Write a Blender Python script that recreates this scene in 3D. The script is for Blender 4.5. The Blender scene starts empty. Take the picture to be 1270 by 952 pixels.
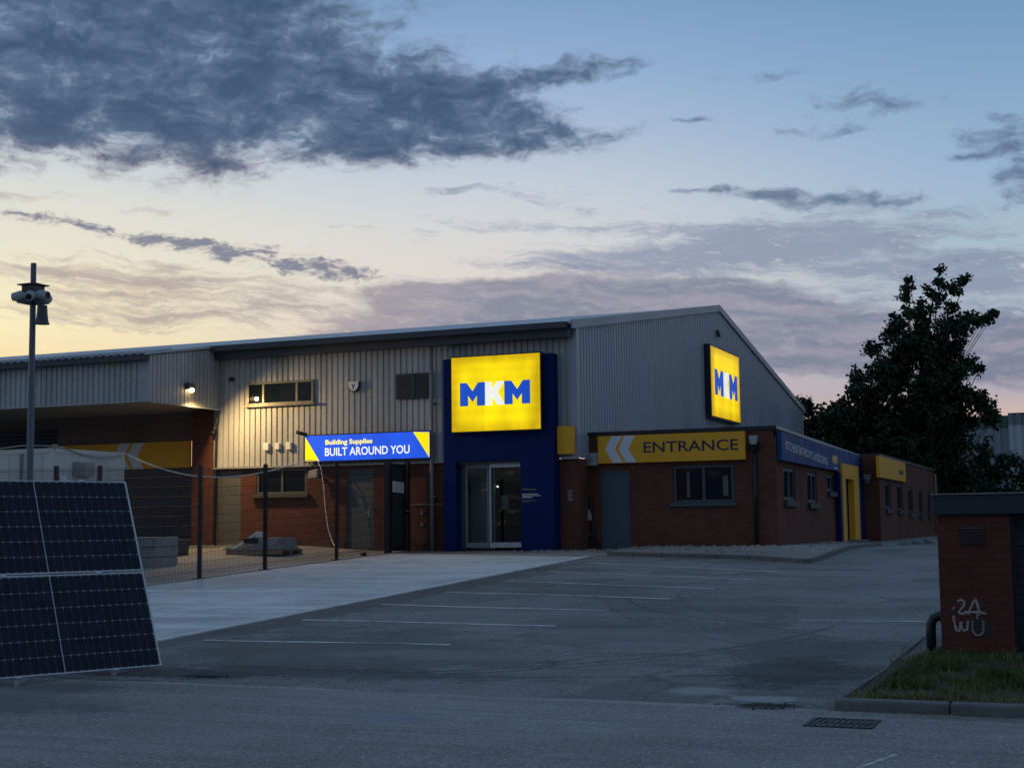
import bpy, bmesh, math, random
from mathutils import Vector, Matrix

# ------------------------------------------------------------------ camera
# axes: x = along the shop front (to the right), y = into the depth, z = up
sc = bpy.context.scene
COL = sc.collection
cam_d = bpy.data.cameras.new('camera')
cam = bpy.data.objects.new('camera', cam_d)
COL.objects.link(cam)
cam_d.sensor_fit = 'HORIZONTAL'
cam_d.sensor_width = 36.0
cam_d.lens = 49.89
cam_d.clip_start = 0.1
cam_d.clip_end = 5000
EYE = Vector((0, 0, 1.62))
_r = Vector((0.9231, 0.3843, -0.0117)).normalized()
_b = Vector((0.3810, -0.9192, -0.0989))
_b = (_b - _r * _b.dot(_r)).normalized()
_u = _b.cross(_r)
cam.matrix_world = Matrix(((_r.x, _u.x, _b.x, EYE.x), (_r.y, _u.y, _b.y, EYE.y), (_r.z, _u.z, _b.z, EYE.z), (0, 0, 0, 1)))
sc.camera = cam

sc.view_settings.view_transform = 'Standard'
sc.view_settings.look = 'None'
sc.view_settings.exposure = 0.0
sc.view_settings.gamma = 1.0
sc.view_settings.use_curve_mapping = False

SUN_AZ = -47.0      # the sun has just set behind the left end of the building


def lin(r, g, b):
    f = lambda c: (c / 255 / 12.92) if c <= 10 else ((c / 255 + 0.055) / 1.055) ** 2.4
    return (f(r), f(g), f(b), 1.0)


# ------------------------------------------------------------------ node helper
class NT:
    def __init__(s, tree):
        s.t = tree

    def node(s, kind, **kw):
        n = s.t.nodes.new(kind)
        for k, v in kw.items():
            setattr(n, k, v)
        return n

    def put(s, sock, v):
        if v is None:
            return
        if isinstance(v, bpy.types.NodeSocket):
            s.t.links.new(v, sock)
        else:
            sock.default_value = v

    def m(s, op, a, b=None, c=None, clamp=False):
        n = s.node('ShaderNodeMath', operation=op, use_clamp=clamp)
        s.put(n.inputs[0], a); s.put(n.inputs[1], b); s.put(n.inputs[2], c)
        return n.outputs[0]

    def vm(s, op, a, b=None, c=None, out=0):
        n = s.node('ShaderNodeVectorMath', operation=op)
        s.put(n.inputs[0], a); s.put(n.inputs[1], b); s.put(n.inputs[2], c)
        return n.outputs[out]

    def xyz(s, x, y, z=0.0):
        n = s.node('ShaderNodeCombineXYZ')
        s.put(n.inputs[0], x); s.put(n.inputs[1], y); s.put(n.inputs[2], z)
        return n.outputs[0]

    def sep(s, v):
        n = s.node('ShaderNodeSeparateXYZ'); s.put(n.inputs[0], v)
        return n.outputs

    def mix(s, f, a, b, mode='MIX'):
        n = s.node('ShaderNodeMix', data_type='RGBA', blend_type=mode)
        s.put(n.inputs[0], f); s.put(n.inputs[6], a); s.put(n.inputs[7], b)
        return n.outputs[2]

    def noise(s, vec, scale, detail=4.0, rough=0.55, dist=0.0):
        n = s.node('ShaderNodeTexNoise')
        s.put(n.inputs['Vector'], vec)
        n.inputs['Scale'].default_value = scale
        n.inputs['Detail'].default_value = detail
        n.inputs['Roughness'].default_value = rough
        n.inputs['Distortion'].default_value = dist
        return n.outputs[0]

    def smooth(s, v, lo, hi, a=0.0, b=1.0):
        n = s.node('ShaderNodeMapRange', interpolation_type='SMOOTHSTEP')
        s.put(n.inputs[0], v)
        n.inputs[1].default_value = lo; n.inputs[2].default_value = hi
        n.inputs[3].default_value = a; n.inputs[4].default_value = b
        return n.outputs[0]

    def ramp(s, f, stops):
        n = s.node('ShaderNodeValToRGB'); s.put(n.inputs[0], f)
        cr = n.color_ramp
        while len(cr.elements) < len(stops):
            cr.elements.new(0.5)
        for e, (p, c) in zip(cr.elements, stops):
            e.position = p; e.color = c
        return n.outputs[0]


# ------------------------------------------------------------------ world: dusk sky with clouds
world = bpy.data.worlds.new('World')
sc.world = world
world.use_nodes = True
wt = world.node_tree
wt.nodes.clear()
W = NT(wt)
tc = W.node('ShaderNodeTexCoord')
dvec = W.vm('NORMALIZE', tc.outputs['Generated'])
dx, dy, dz = W.sep(dvec)[0:3]
A = W.m('MULTIPLY', W.m('ARCTAN2', dx, dy), 57.2958)          # compass angle from +y, degrees
E = W.m('MULTIPLY', W.m('ARCSINE', dz), 57.2958)              # height above the horizon, degrees
AE = W.xyz(A, E, 0.0)
hl = W.m('SQRT', W.m('ADD', W.m('ADD', W.m('MULTIPLY', dx, dx), W.m('MULTIPLY', dy, dy)), 1e-5))
sx, sy = math.sin(math.radians(SUN_AZ)), math.cos(math.radians(SUN_AZ))
cosang = W.m('DIVIDE', W.m('ADD', W.m('MULTIPLY', dx, sx), W.m('MULTIPLY', dy, sy)), hl)
ang = W.m('MULTIPLY', W.m('ARCCOSINE', W.m('MAXIMUM', W.m('MINIMUM', cosang, 1.0), -1.0)), 57.2958)
e01 = W.m('DIVIDE', W.m('MAXIMUM', E, 0.0), 90.0)


def stops(lst):
    return [(e / 90.0, lin(*c)) for e, c in lst]


cl = W.ramp(e01, stops([(3, (236, 172, 138)), (6, (250, 222, 168)), (8, (252, 240, 196)), (10, (240, 232, 204)), (12.5, (226, 226, 216)),
                        (14.8, (202, 211, 220)), (17.5, (164, 184, 210)), (21, (132, 164, 202)), (40, (116, 144, 182)), (90, (120, 151, 190))]))
cm = W.ramp(e01, stops([(4, (202, 176, 174)), (7, (212, 201, 201)), (9.5, (226, 217, 210)), (11.5, (218, 217, 217)), (13.5, (202, 210, 220)), (15.5, (180, 197, 219)),
                        (18, (154, 181, 216)), (21, (128, 162, 202)), (40, (112, 144, 182)), (90, (120, 151, 190))]))
cr_ = W.ramp(e01, stops([(3.8, (214, 186, 174)), (5.0, (178, 172, 184)), (8, (172, 186, 199)), (11, (167, 190, 207)), (13.5, (154, 182, 211)), (17, (132, 167, 201)),
                         (20.5, (110, 151, 193)), (40, (106, 140, 180)), (90, (120, 151, 190))]))
cb = W.ramp(e01, stops([(0, (46, 54, 62)), (3, (62, 72, 82)), (7, (118, 131, 148)), (14, (130, 146, 168)), (40, (110, 134, 164)), (90, (120, 151, 190))]))
base = W.mix(W.smooth(ang, 3.0, 25.0), cl, cm)
base = W.mix(W.smooth(ang, 22.0, 46.0), base, cr_)
base = W.mix(W.smooth(ang, 55.0, 120.0), base, cb)


def blobs(lst, coord=AE):
    tot = None
    for a, e, ra, re, w in lst:
        v = W.vm('MULTIPLY', W.vm('SUBTRACT', coord, (a, e, 0.0)), (1.0 / ra, 1.0 / re, 0.0))
        q = W.vm('DOT_PRODUCT', v, v, out=1)
        g = W.m('MULTIPLY', W.m('POWER', 0.36788, q), w)
        tot = g if tot is None else W.m('ADD', tot, g)
    return tot


# warped coordinates so that cloud outlines curl
wn = W.node('ShaderNodeTexNoise'); W.put(wn.inputs['Vector'], AE); wn.inputs['Scale'].default_value = 0.45; wn.inputs['Detail'].default_value = 6.0
warp = W.vm('MULTIPLY', W.vm('SUBTRACT', wn.outputs['Color'], (0.5, 0.5, 0.5)), (2.6, 1.1, 0.0))
AEW = W.vm('ADD', AE, warp)
# long layers of cloud dip slightly towards the right
AET = W.vm('ADD', AEW, W.xyz(0.0, W.m('MULTIPLY', A, 0.06), 0.0))


def dens(mask, n, gain, lo, hi, n2=None, g2=0.0):
    d = W.m('ADD', mask, W.m('MULTIPLY', W.m('SUBTRACT', n, 0.5), gain))
    if n2 is not None:
        d = W.m('ADD', d, W.m('MULTIPLY', W.m('SUBTRACT', n2, 0.5), g2))
    return W.m('MULTIPLY', W.smooth(d, lo, hi), W.smooth(mask, 0.04, 0.26))


# broad mauve bank low over the roof
nb = W.noise(W.vm('MULTIPLY', AET, (0.11, 0.95, 1.0)), 1.0, 9.0, 0.62)
fine = W.noise(W.vm('MULTIPLY', AET, (0.9, 3.2, 1.0)), 1.0, 8.0, 0.68)
bank_m = blobs([(-25.0, 9.0, 3.6, 0.8, 1.0), (-20.3, 9.3, 5.0, 1.0, 1.15), (-15.0, 8.5, 5.0, 1.0, 1.1), (-11.0, 7.9, 4.2, .8, .95), (-28.0, 7.7, 3.4, 0.8, .95),
                (-7.6, 6.6, 4.4, 0.7, .95), (-17.0, 7.0, 9.6, 1.0, .9), (-2.6, 7.2, 4.0, 0.9, .80), (-4.0, 5.7, 5.0, 0.7, .95)], AEW)
bank = dens(bank_m, nb, 1.9, 0.26, 0.80, fine, .5)
pink = W.noise(W.vm('MULTIPLY', AET, (0.16, 1.1, 1.0)), 1.3, 5.0, 0.6)
bankcol = W.mix(W.smooth(pink, 0.40, 0.66), lin(112, 122, 148), lin(148, 144, 164))
bankcol = W.mix(W.m('MULTIPLY', W.smooth(fine, 0.45, 0.72), .45), bankcol, lin(178, 174, 186))
bankcol = W.mix(W.m('MULTIPLY', W.smooth(A, -24.0, -31.0), .55), bankcol, lin(184, 166, 166))
col = W.mix(W.m('MULTIPLY', bank, 0.84), base, bankcol)

# thin streaks
ns = W.noise(W.vm('MULTIPLY', AET, (0.24, 2.1, 1.0)), 1.0, 9.0, 0.66)
st_m = blobs([(-40.5, 9.9, 4.2, 0.7, .66), (-36.6, 9.7, 3.8, 0.8, .68), (-39.5, 8.4, 5.0, 0.6, .68), (-34.0, 8.2, 4.4, 0.7, .58), (-41.5, 12.7, 2.4, 0.25, .55), (-31.0, 9.2, 3.0, 0.7, .62),
              (-13.5, 11.4, 5.4, 1.0, .70), (-9.0, 10.7, 4.8, 1.0, .70), (-16.0, 10.4, 5.6, .8, .66), (-6.5, 9.2, 5.0, 1.0, .68), (-3.2, 9.4, 2.6, 0.6, .78), (-5.0, 11.6, 3.5, .7, .5), (-22.0, 12.2, 4.5, .5, .44), (-27.5, 11.8, 3.0, .4, .4), (-4.7, 10.1, 2.4, 0.25, .65),
              (-2.5, 8.2, 3.0, 0.6, .7), (-24.9, 13.5, 2.0, 0.26, .75), (-20.2, 15.6, 2.2, 0.4, .7), (-41.7, 5.0, 2.4, 0.5, 1.0), (-21.0, 13.3, 3.5, .5, .5), (-38.0, 12.4, 3.0, .3, .5), (-21.0, 10.7, 4.0, .5, .55)], AEW)
st = dens(st_m, ns, 2.2, 0.30, 1.10, fine, 1.3)
stcol = W.mix(W.smooth(A, -36.0, -22.0), lin(170, 158, 158), lin(136, 148, 174))
stcol = W.mix(W.m('MULTIPLY', W.smooth(pink, .5, .68), W.smooth(A, -26.0, -34.0)), stcol, lin(206, 186, 170))
col = W.mix(W.m('MULTIPLY', st, 0.82), col, stcol)
# bright ripples between the streaks
col = W.mix(W.m('MULTIPLY', W.m('MULTIPLY', W.smooth(fine, 0.56, 0.70), W.smooth(A, -24.0, -33.0)), W.m('MULTIPLY', W.smooth(E, 10.8, 9.0), .7)), col, lin(255, 240, 200))
col = W.mix(W.m('MULTIPLY', W.m('MULTIPLY', W.smooth(fine, 0.55, 0.72), W.smooth(st_m, .2, .7)), .62), col, lin(216, 218, 220))

# small broken clouds in a slanting row, and the right hand clouds
nc = W.noise(W.vm('MULTIPLY', AEW, (0.75, 1.9, 1.0)), 1.0, 10.0, 0.66)
row_m = blobs([(-41.6, 12.0, 1.6, 0.22, .85), (-38.8, 11.65, 2.2, 0.26, .9), (-36.0, 11.25, 2.4, 0.30, .95), (-33.0, 10.85, 2.4, 0.36, 1.0), (-30.5, 10.3, 2.2, 0.42, 1.0), (-28.6, 9.8, 1.9, 0.34, .9)], AEW)
row = dens(row_m, nc, 3.6, 0.36, 1.15, fine, .8)
rowcol = W.mix(W.smooth(row, .2, 1.0), lin(190, 180, 182), lin(118, 124, 146))
col = W.mix(W.m('MULTIPLY', row, 0.9), col, rowcol)
rt_m = blobs([(-14.6, 13.25, 2.4, 0.15, .8), (-12.2, 12.95, 2.8, 0.24, .95), (-9.4, 12.6, 2.6, 0.32, 1.0), (-6.9, 12.3, 1.8, 0.26, .9), (-8.6, 16.4, 2.7, 0.55, .82), (-9.8, 15.2, 2.4, 0.38, .8),
              (-11.6, 17.5, 2.1, 0.32, .75), (-14.9, 15.95, 1.4, 0.17, .95), (-3.0, 14.6, 1.9, 0.75, .95), (-2.3, 13.2, 1.3, 0.7, .95), (-2.2, 12.2, 0.9, 0.45, .9), (-19.3, 15.3, 1.5, .3, .8),
              (-6.5, 15.9, 1.6, .4, .6), (-4.2, 13.9, 1.6, .25, .6), (-6.0, 9.9, 2.2, .2, .55)], AEW)
rt = dens(rt_m, nc, 2.3, 0.34, 1.30, fine, .6)
col = W.mix(W.m('MULTIPLY', rt, 0.88), col, lin(92, 112, 142))

# the big dark slate cloud, upper left
n1 = W.noise(W.vm('MULTIPLY', AEW, (0.50, 0.95, 1.0)), 1.0, 12.0, 0.64)
n1b = W.noise(W.vm('MULTIPLY', AEW, (0.30, 0.55, 1.0)), 0.8, 3.0, 0.5)
n1c = W.noise(W.vm('MULTIPLY', AEW, (1.5, 2.9, 1.0)), 1.0, 8.0, 0.66)
big_m = blobs([(-46.0, 16.8, 7.0, 2.9, 1.2), (-39.5, 17.3, 5.6, 2.7, 1.1), (-33.2, 17.2, 4.8, 2.5, 1.15), (-33.5, 19.9, 4.2, 1.5, .55), (-36.5, 20.6, 7.6, 2.0, .95), (-27.4, 17.2, 4.2, 1.7, 1.0), (-23.2, 16.9, 2.9, 1.4, .95),
               (-19.8, 18.0, 2.6, 0.6, .70), (-22.4, 15.2, 3.4, 0.7, .75), (-28.4, 15.0, 2.8, 0.7, .75), (-34.6, 14.2, 1.6, 0.5, .75), (-44.0, 21.0, 6.0, 2.4, .9), (-19.0, 15.7, 2.2, .4, .55)], AEW)
bigd = W.m('ADD', W.m('MINIMUM', big_m, 1.2), W.m('ADD', W.m('MULTIPLY', W.m('SUBTRACT', n1, 0.5), 2.5), W.m('ADD', W.m('MULTIPLY', W.m('SUBTRACT', n1b, 0.5), 0.9), W.m('MULTIPLY', W.m('SUBTRACT', n1c, 0.5), 0.9))))
big = W.m('MULTIPLY', W.smooth(bigd, 0.18, 1.05), W.smooth(big_m, 0.05, 0.3))
core = W.smooth(bigd, 0.45, 1.60)
under = W.mix(W.smooth(E, 15.6, 13.8), lin(108, 130, 158), lin(136, 134, 152))
bigcol = W.mix(core, under, lin(54, 82, 114))
bigcol = W.mix(W.m('MULTIPLY', W.smooth(n1c, .52, .72), .40), bigcol, lin(86, 112, 142))
col = W.mix(W.m('MULTIPLY', big, 0.97), col, bigcol)

# a general broken cover over the rest of the sky, behind and above the camera
n5 = W.noise(W.vm('MULTIPLY', dvec, (1.0, 1.0, 2.4)), 2.6, 5.0, 0.6)
cover = W.m('MULTIPLY', W.smooth(n5, 0.42, 0.66), W.m('MAXIMUM', W.smooth(ang, 60.0, 95.0), W.smooth(E, 26.0, 42.0)))
col = W.mix(W.m('MULTIPLY', cover, 0.40), col, lin(98, 110, 128))
col = W.mix(W.smooth(E, -1.0, -6.0), col, lin(60, 66, 78))

sky = W.node('ShaderNodeTexSky', sky_type='NISHITA')
sky.sun_disc = False
sky.sun_elevation = math.radians(0.5)
sky.sun_rotation = math.radians(SUN_AZ)
bg1 = W.node('ShaderNodeBackground'); W.put(bg1.inputs[0], col); bg1.inputs[1].default_value = 0.97
bg2 = W.node('ShaderNodeBackground'); W.put(bg2.inputs[0], sky.outputs[0]); bg2.inputs[1].default_value = 0.004
ad = W.node('ShaderNodeAddShader')
wt.links.new(bg1.outputs[0], ad.inputs[0]); wt.links.new(bg2.outputs[0], ad.inputs[1])
wo = W.node('ShaderNodeOutputWorld')
wt.links.new(ad.outputs[0], wo.inputs['Surface'])

# last afterglow from below the horizon, very weak
sun_d = bpy.data.lights.new('sun', 'SUN')
sun_d.energy = 0.06; sun_d.angle = math.radians(14); sun_d.color = (1.0, 0.78, 0.55)
sun = bpy.data.objects.new('sun', sun_d); COL.objects.link(sun)
_sd = Vector((sx * math.cos(math.radians(4)), sy * math.cos(math.radians(4)), math.sin(math.radians(4))))
sun.rotation_euler = _sd.to_track_quat('Z', 'Y').to_euler()

# ------------------------------------------------------------------ materials
MATS = {}


def mat(name, color=(.5, .5, .5), rough=0.6, metal=0.0, spec=0.5, emit=None, estr=1.0, coat=0.0):
    m = bpy.data.materials.new(name); m.use_nodes = True
    b = m.node_tree.nodes['Principled BSDF']
    b.inputs['Base Color'].default_value = (*color[:3], 1)
    b.inputs['Roughness'].default_value = rough
    b.inputs['Metallic'].default_value = metal
    b.inputs['Specular IOR Level'].default_value = spec
    b.inputs['Coat Weight'].default_value = coat
    if emit:
        b.inputs['Emission Color'].default_value = (*emit[:3], 1)
        b.inputs['Emission Strength'].default_value = estr
    MATS[name] = m
    return m, NT(m.node_tree), b


def worn(name, color, rough=0.6, amount=0.25, scale=3.0, metal=0.0, spec=0.5, bump=0.0, streak=False, emit=None, estr=1.0):
    """base colour varied by two octaves of object space noise; streak stretches it downwards like rain marks"""
    m, N, b = mat(name, color, rough, metal, spec, emit, estr)
    t = N.node('ShaderNodeTexCoord')
    v = t.outputs['Object']
    v2 = N.vm('MULTIPLY', v, (1.0, 1.0, 0.14)) if streak else v
    n1 = N.noise(v2, scale, 6.0, 0.62)
    n2 = N.noise(v, scale * 9.0, 3.0, 0.6)
    f = N.m('ADD', N.m('MULTIPLY', n1, 0.7), N.m('MULTIPLY', n2, 0.3))
    lo = tuple(c * (1 - amount) for c in color[:3]) + (1,)
    hi = tuple(min(1, c * (1 + amount)) for c in color[:3]) + (1,)
    N.put(b.inputs['Base Color'], N.mix(N.smooth(f, 0.3, 0.7), lo, hi))
    N.put(b.inputs['Roughness'], N.smooth(n1, 0.3, 0.75, max(.03, rough - .12), min(1, rough + .12)))
    if bump:
        bn = N.node('ShaderNodeBump'); bn.inputs['Strength'].default_value = bump; bn.inputs['Distance'].default_value = 0.01
        N.put(bn.inputs['Height'], n2); N.put(b.inputs['Normal'], bn.outputs[0])
    return m


def brick(name, c1, c2, mortar, dirt=0.5):
    m, N, b = mat(name, c1, 0.85, 0, 0.25)
    t = N.node('ShaderNodeNewGeometry')
    s = N.sep(t.outputs['Position'])
    v = N.xyz(N.m('ADD', s[0], s[1]), s[2], 0.0)
    br = N.node('ShaderNodeTexBrick')
    N.put(br.inputs['Vector'], v)
    br.inputs['Scale'].default_value = 1.0
    br.inputs['Brick Width'].default_value = 0.225
    br.inputs['Row Height'].default_value = 0.075
    br.inputs['Mortar Size'].default_value = 0.007
    br.inputs['Mortar Smooth'].default_value = 0.15
    br.inputs['Bias'].default_value = 0.1
    br.inputs['Color1'].default_value = (*c1, 1); br.inputs['Color2'].default_value = (*c2, 1); br.inputs['Mortar'].default_value = (*mortar, 1)
    n1 = N.noise(t.outputs['Position'], 0.9, 6.0, 0.65)
    n2 = N.noise(t.outputs['Position'], 14.0, 3.0, 0.6)
    col = N.mix(N.smooth(n1, 0.42, 0.75, 0.0, dirt), br.outputs['Color'], (c1[0] * .45, c1[1] * .5, c1[2] * .6, 1))
    col = N.mix(N.smooth(n2, 0.35, 0.8, 0.0, 0.35), col, (c2[0] * 1.3, c2[1] * 1.25, c2[2] * 1.2, 1))
    # pale salt bloom on a few areas
    n3 = N.noise(t.outputs['Position'], 1.7, 5.0, 0.7)
    col = N.mix(N.smooth(n3, 0.62, 0.82, 0.0, 0.35), col, (c2[0]*1.7, c2[1]*2.4, c2[2]*3.0, 1))
    N.put(b.inputs['Base Color'], col)
    bn = N.node('ShaderNodeBump'); bn.inputs['Strength'].default_value = 0.5; bn.inputs['Distance'].default_value = 0.008; bn.invert = True
    N.put(bn.inputs['Height'], N.m('ADD', br.outputs['Fac'], N.m('MULTIPLY', n2, 0.4))); N.put(b.inputs['Normal'], bn.outputs[0])
    return m


def ground_mat(name, base, var, speck, rough=0.85, brush=None, patches=(), arcs=(), streak_amt=0.0, cracks=0.0):
    m, N, b = mat(name, base, rough, 0, 0.3)
    t = N.node('ShaderNodeNewGeometry'); p = t.outputs['Position']
    n1 = N.noise(p, 0.22, 6.0, 0.6, 0.4)
    n2 = N.noise(p, 1.6, 6.0, 0.65)
    n3 = N.noise(p, 27.0, 5.0, 0.85)
    n4 = N.noise(p, 9.0, 6.0, 0.75)
    lo = tuple(c * (1 - var) for c in base) + (1,); hi = tuple(c * (1 + var) for c in base) + (1,)
    f = N.m('ADD', N.m('MULTIPLY', n1, 0.62), N.m('MULTIPLY', n2, 0.38))
    col = N.mix(N.smooth(f, 0.40, 0.60), lo, hi)
    col = N.mix(N.smooth(n2, 0.55, 0.70, 0.0, 0.45), col, tuple(c * (1 - var * 1.25) for c in base) + (1,))
    col = N.mix(N.smooth(n3, 0.52, 0.66, 0.0, min(1, speck * 2.1)), col, tuple(c * 2.6 for c in base) + (1,))
    col = N.mix(N.smooth(n3, 0.48, 0.34, 0.0, min(1, speck * 2.2)), col, tuple(c * 0.30 for c in base) + (1,))
    col = N.mix(N.smooth(n4, 0.54, 0.68, 0.0, 0.32), col, tuple(c * 1.6 for c in base) + (1,))
    col = N.mix(N.smooth(n4, 0.46, 0.34, 0.0, 0.30), col, tuple(c * 0.6 for c in base) + (1,))
    # drag and water marks
    if streak_amt:
        n6 = N.noise(N.vm('MULTIPLY', p, (0.25, 2.2, 1.0)), 1.0, 6.0, 0.62)
        col = N.mix(N.smooth(n6, 0.52, 0.70, 0.0, streak_amt), col, tuple(c * 0.55 for c in base) + (1,))
        col = N.mix(N.smooth(n6, 0.46, 0.32, 0.0, streak_amt), col, tuple(c * 1.5 for c in base) + (1,))
    if brush:
        n7 = N.noise(N.vm('MULTIPLY', p, brush), 1.0, 4.0, 0.6)
        col = N.mix(N.smooth(n7, 0.40, 0.66, 0.0, 0.35), col, tuple(c * 0.62 for c in base) + (1,))
    if cracks:
        wn2 = N.node('ShaderNodeTexNoise'); N.put(wn2.inputs['Vector'], p); wn2.inputs['Scale'].default_value = .8; wn2.inputs['Detail'].default_value = 5
        pw = N.vm('ADD', p, N.vm('MULTIPLY', N.vm('SUBTRACT', wn2.outputs['Color'], (.5, .5, .5)), (1.6, 1.6, 0)))
        vo = N.node('ShaderNodeTexVoronoi', feature='DISTANCE_TO_EDGE'); N.put(vo.inputs['Vector'], N.vm('MULTIPLY', pw, (.26, .42, 0)))
        vo.inputs['Scale'].default_value = 1.0
        ck = N.m('MULTIPLY', N.smooth(vo.outputs[0], .014, .003), N.smooth(n1, .46, .60, 0.0, cracks))
        col = N.mix(ck, col, tuple(c * .28 for c in base) + (1,))
        # square-cut reinstatement patches in a slightly different mix
        vp = N.node('ShaderNodeTexVoronoi', distance='CHEBYCHEV'); N.put(vp.inputs['Vector'], N.vm('MULTIPLY', p, (.16, .24, 0)))
        sh_ = N.sep(vp.outputs['Color'])[0]
        col = N.mix(N.smooth(sh_, .74, .76, 0.0, .38), col, tuple(c * .55 for c in base) + (1,))
        col = N.mix(N.smooth(sh_, .22, .20, 0.0, .30), col, tuple(c * 1.35 for c in base) + (1,))
    px, py = N.sep(p)[0:2]
    for (x, y, rx, ry, c, amt) in patches:
        q = N.vm('MULTIPLY', N.vm('SUBTRACT', N.xyz(px, py, 0.0), (x, y, 0)), (1 / rx, 1 / ry, 0))
        d = N.m('ADD', N.vm('LENGTH', q, out=1), N.m('MULTIPLY', N.m('SUBTRACT', n4, 0.5), 1.6))
        d = N.m('ADD', d, N.m('MULTIPLY', N.m('SUBTRACT', n2, 0.5), 1.4))
        col = N.mix(N.smooth(d, 1.05, 0.55, 0.0, amt), col, (*c, 1))
    for (x, y, r, w, a0, a1, amt) in arcs:
        ex = N.m('SUBTRACT', px, x); ey = N.m('SUBTRACT', py, y)
        rr = N.m('SQRT', N.m('ADD', N.m('MULTIPLY', ex, ex), N.m('MULTIPLY', ey, ey)))
        d = N.m('ABSOLUTE', N.m('SUBTRACT', rr, r))
        an = N.m('ARCTAN2', ey, ex)
        k = N.m('MULTIPLY', N.smooth(d, w, w * .3), N.m('MULTIPLY', N.m('GREATER_THAN', an, a0), N.m('LESS_THAN', an, a1)))
        k = N.m('MULTIPLY', k, N.smooth(n4, 0.34, 0.55, 0.0, amt))
        col = N.mix(k, col, tuple(c * 0.35 for c in base) + (1,))
    N.put(b.inputs['Base Color'], col)
    N.put(b.inputs['Roughness'], N.smooth(n2, 0.3, 0.7, rough - .15, min(1, rough + .1)))
    bn = N.node('ShaderNodeBump'); bn.inputs['Strength'].default_value = 0.55; bn.inputs['Distance'].default_value = 0.012
    N.put(bn.inputs['Height'], N.m('ADD', n3, N.m('MULTIPLY', n4, 0.7))); N.put(b.inputs['Normal'], bn.outputs[0])
    return m


M_clad = worn('front_cladding', (.40, .42, .43), .45, .22, 1.2, 0, .4, streak=True)
M_gable = worn('gable_cladding', (.34, .38, .43), .45, .17, 0.7, 0, .4, streak=True)
M_roof = worn('roof_sheet', (.40, .44, .48), .5, .18, 1.5)
M_fascia = worn('dark_fascia', (.045, .055, .07), .5, .2, 2.0)
M_trim = worn('metal_trim', (.36, .38, .40), .4, .12, 3.0)
M_brick = brick('red_brick', (.105, .034, .022), (.150, .052, .034), (.095, .078, .068))
M_brickd = brick('greyish_yard_brick', (.15, .098, .082), (.19, .13, .11), (.24, .21, .18), .4)  # greyer and paler brick colours than the red brick
M_door = worn('grey_door_paint', (.085, .10, .11), .5, .12, 2.0, streak=True)
M_frame = worn('grey_window_frame', (.22, .23, .235), .4, .1, 5.0)
M_dframe = worn('slate_window_frame', (.045, .068, .090), .4, .1, 5.0)
M_alu = worn('satin_aluminium', (.50, .54, .58), .35, .08, 5.0, .3)
M_black = worn('black_powder_coat', (.012, .014, .018), .4, .2, 4.0)
M_steel = worn('galvanised_steel', (.42, .45, .48), .45, .2, 8.0, .6)
M_pole = worn('painted_pole', (.10, .125, .16), .45, .15, 3.0)
M_cream = worn('cream_cabin_paint', (.56, .56, .53), .5, .12, 1.5, streak=True)
M_white = worn('white_plastic', (.75, .75, .74), .45, .06, 6.0)
M_wrap = worn('grey_blocks', (.30, .32, .34), .6, .2, 4.0)
M_wood = worn('rough_timber', (.28, .20, .13), .8, .3, 6.0, streak=False)
M_kerb = worn('kerb_concrete', (.125, .13, .13), .85, .30, 3.0, bump=.5)
M_navy = worn('navy_panel', (.0015, .016, .098), .6, .10, 1.5, 0, .12)
M_bluef = worn('blue_fascia', (.007, .058, .19), .55, .10, 1.5, 0, .2)
M_navyd = worn('dark_navy_metal', (.010, .020, .045), .4, .2, 2.5)
M_yellow = worn('unlit_yellow_panel', (.80, .40, .032), .5, .08, 1.5, 0, .25)
M_yellowd = worn('unlit_golden_panel', (.78, .39, .030), .5, .08, 1.5, 0, .25)
M_chev = worn('white_vinyl', (.66, .70, .76), .4, .05, 3.0)
M_text = worn('navy_vinyl', (.012, .018, .055), .5, .08, 3.0)
M_ltext = worn('pale_vinyl', (.70, .72, .75), .5, .08, 3.0)
M_orange = worn('amber_vinyl', (.55, .33, .05), .5, .08, 3.0)
M_green = worn('green_sheet', (.05, .12, .095), .5, .2, 1.0, streak=True)
M_far = worn('far_cladding', (.26, .30, .35), .5, .15, .6, streak=True)
M_bark = worn('bark', (.06, .048, .038), .9, .35, 5.0)
M_rag = worn('grey_cloth', (.35, .33, .32), .9, .2, 6.0)
M_paint = None


def leafmat(name, c):
    m, N, b = mat(name, c, .6, 0, .25)
    t = N.node('ShaderNodeNewGeometry')
    n = N.noise(t.outputs['Position'], 0.8, 3.0, .6)
    rnd = t.outputs['Random Per Island']
    col = N.mix(N.smooth(n, .35, .65), (c[0] * .6, c[1] * .65, c[2] * .7, 1), (c[0] * 1.25, c[1] * 1.3, c[2] * 1.1, 1))
    col = N.mix(N.m('MULTIPLY', rnd, .5), col, (c[0] * 1.5, c[1] * 1.35, c[2] * .9, 1))
    N.put(b.inputs['Base Color'], col)
    b.inputs['Subsurface Weight'].default_value = 0.0
    return m


M_leaf = leafmat('dark_leaves', (.022, .040, .019))
M_leaf2 = leafmat('bush_leaves', (.020, .038, .019))
M_leaf3 = leafmat('shrub_leaves', (.020, .038, .020))
M_grass = leafmat('grass_blades', (.070, .098, .028))
M_dry = leafmat('dry_grass_blades', (.19, .155, .075))
M_soil = ground_mat('verge_soil', (.040, .046, .024), .4, .3)

# window glass seen from outside: a dark smooth pane
mg, Ng, bg_ = mat('dark_glass', (.008, .014, .020), .03, 0, .32)
M_glass = mg
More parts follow.
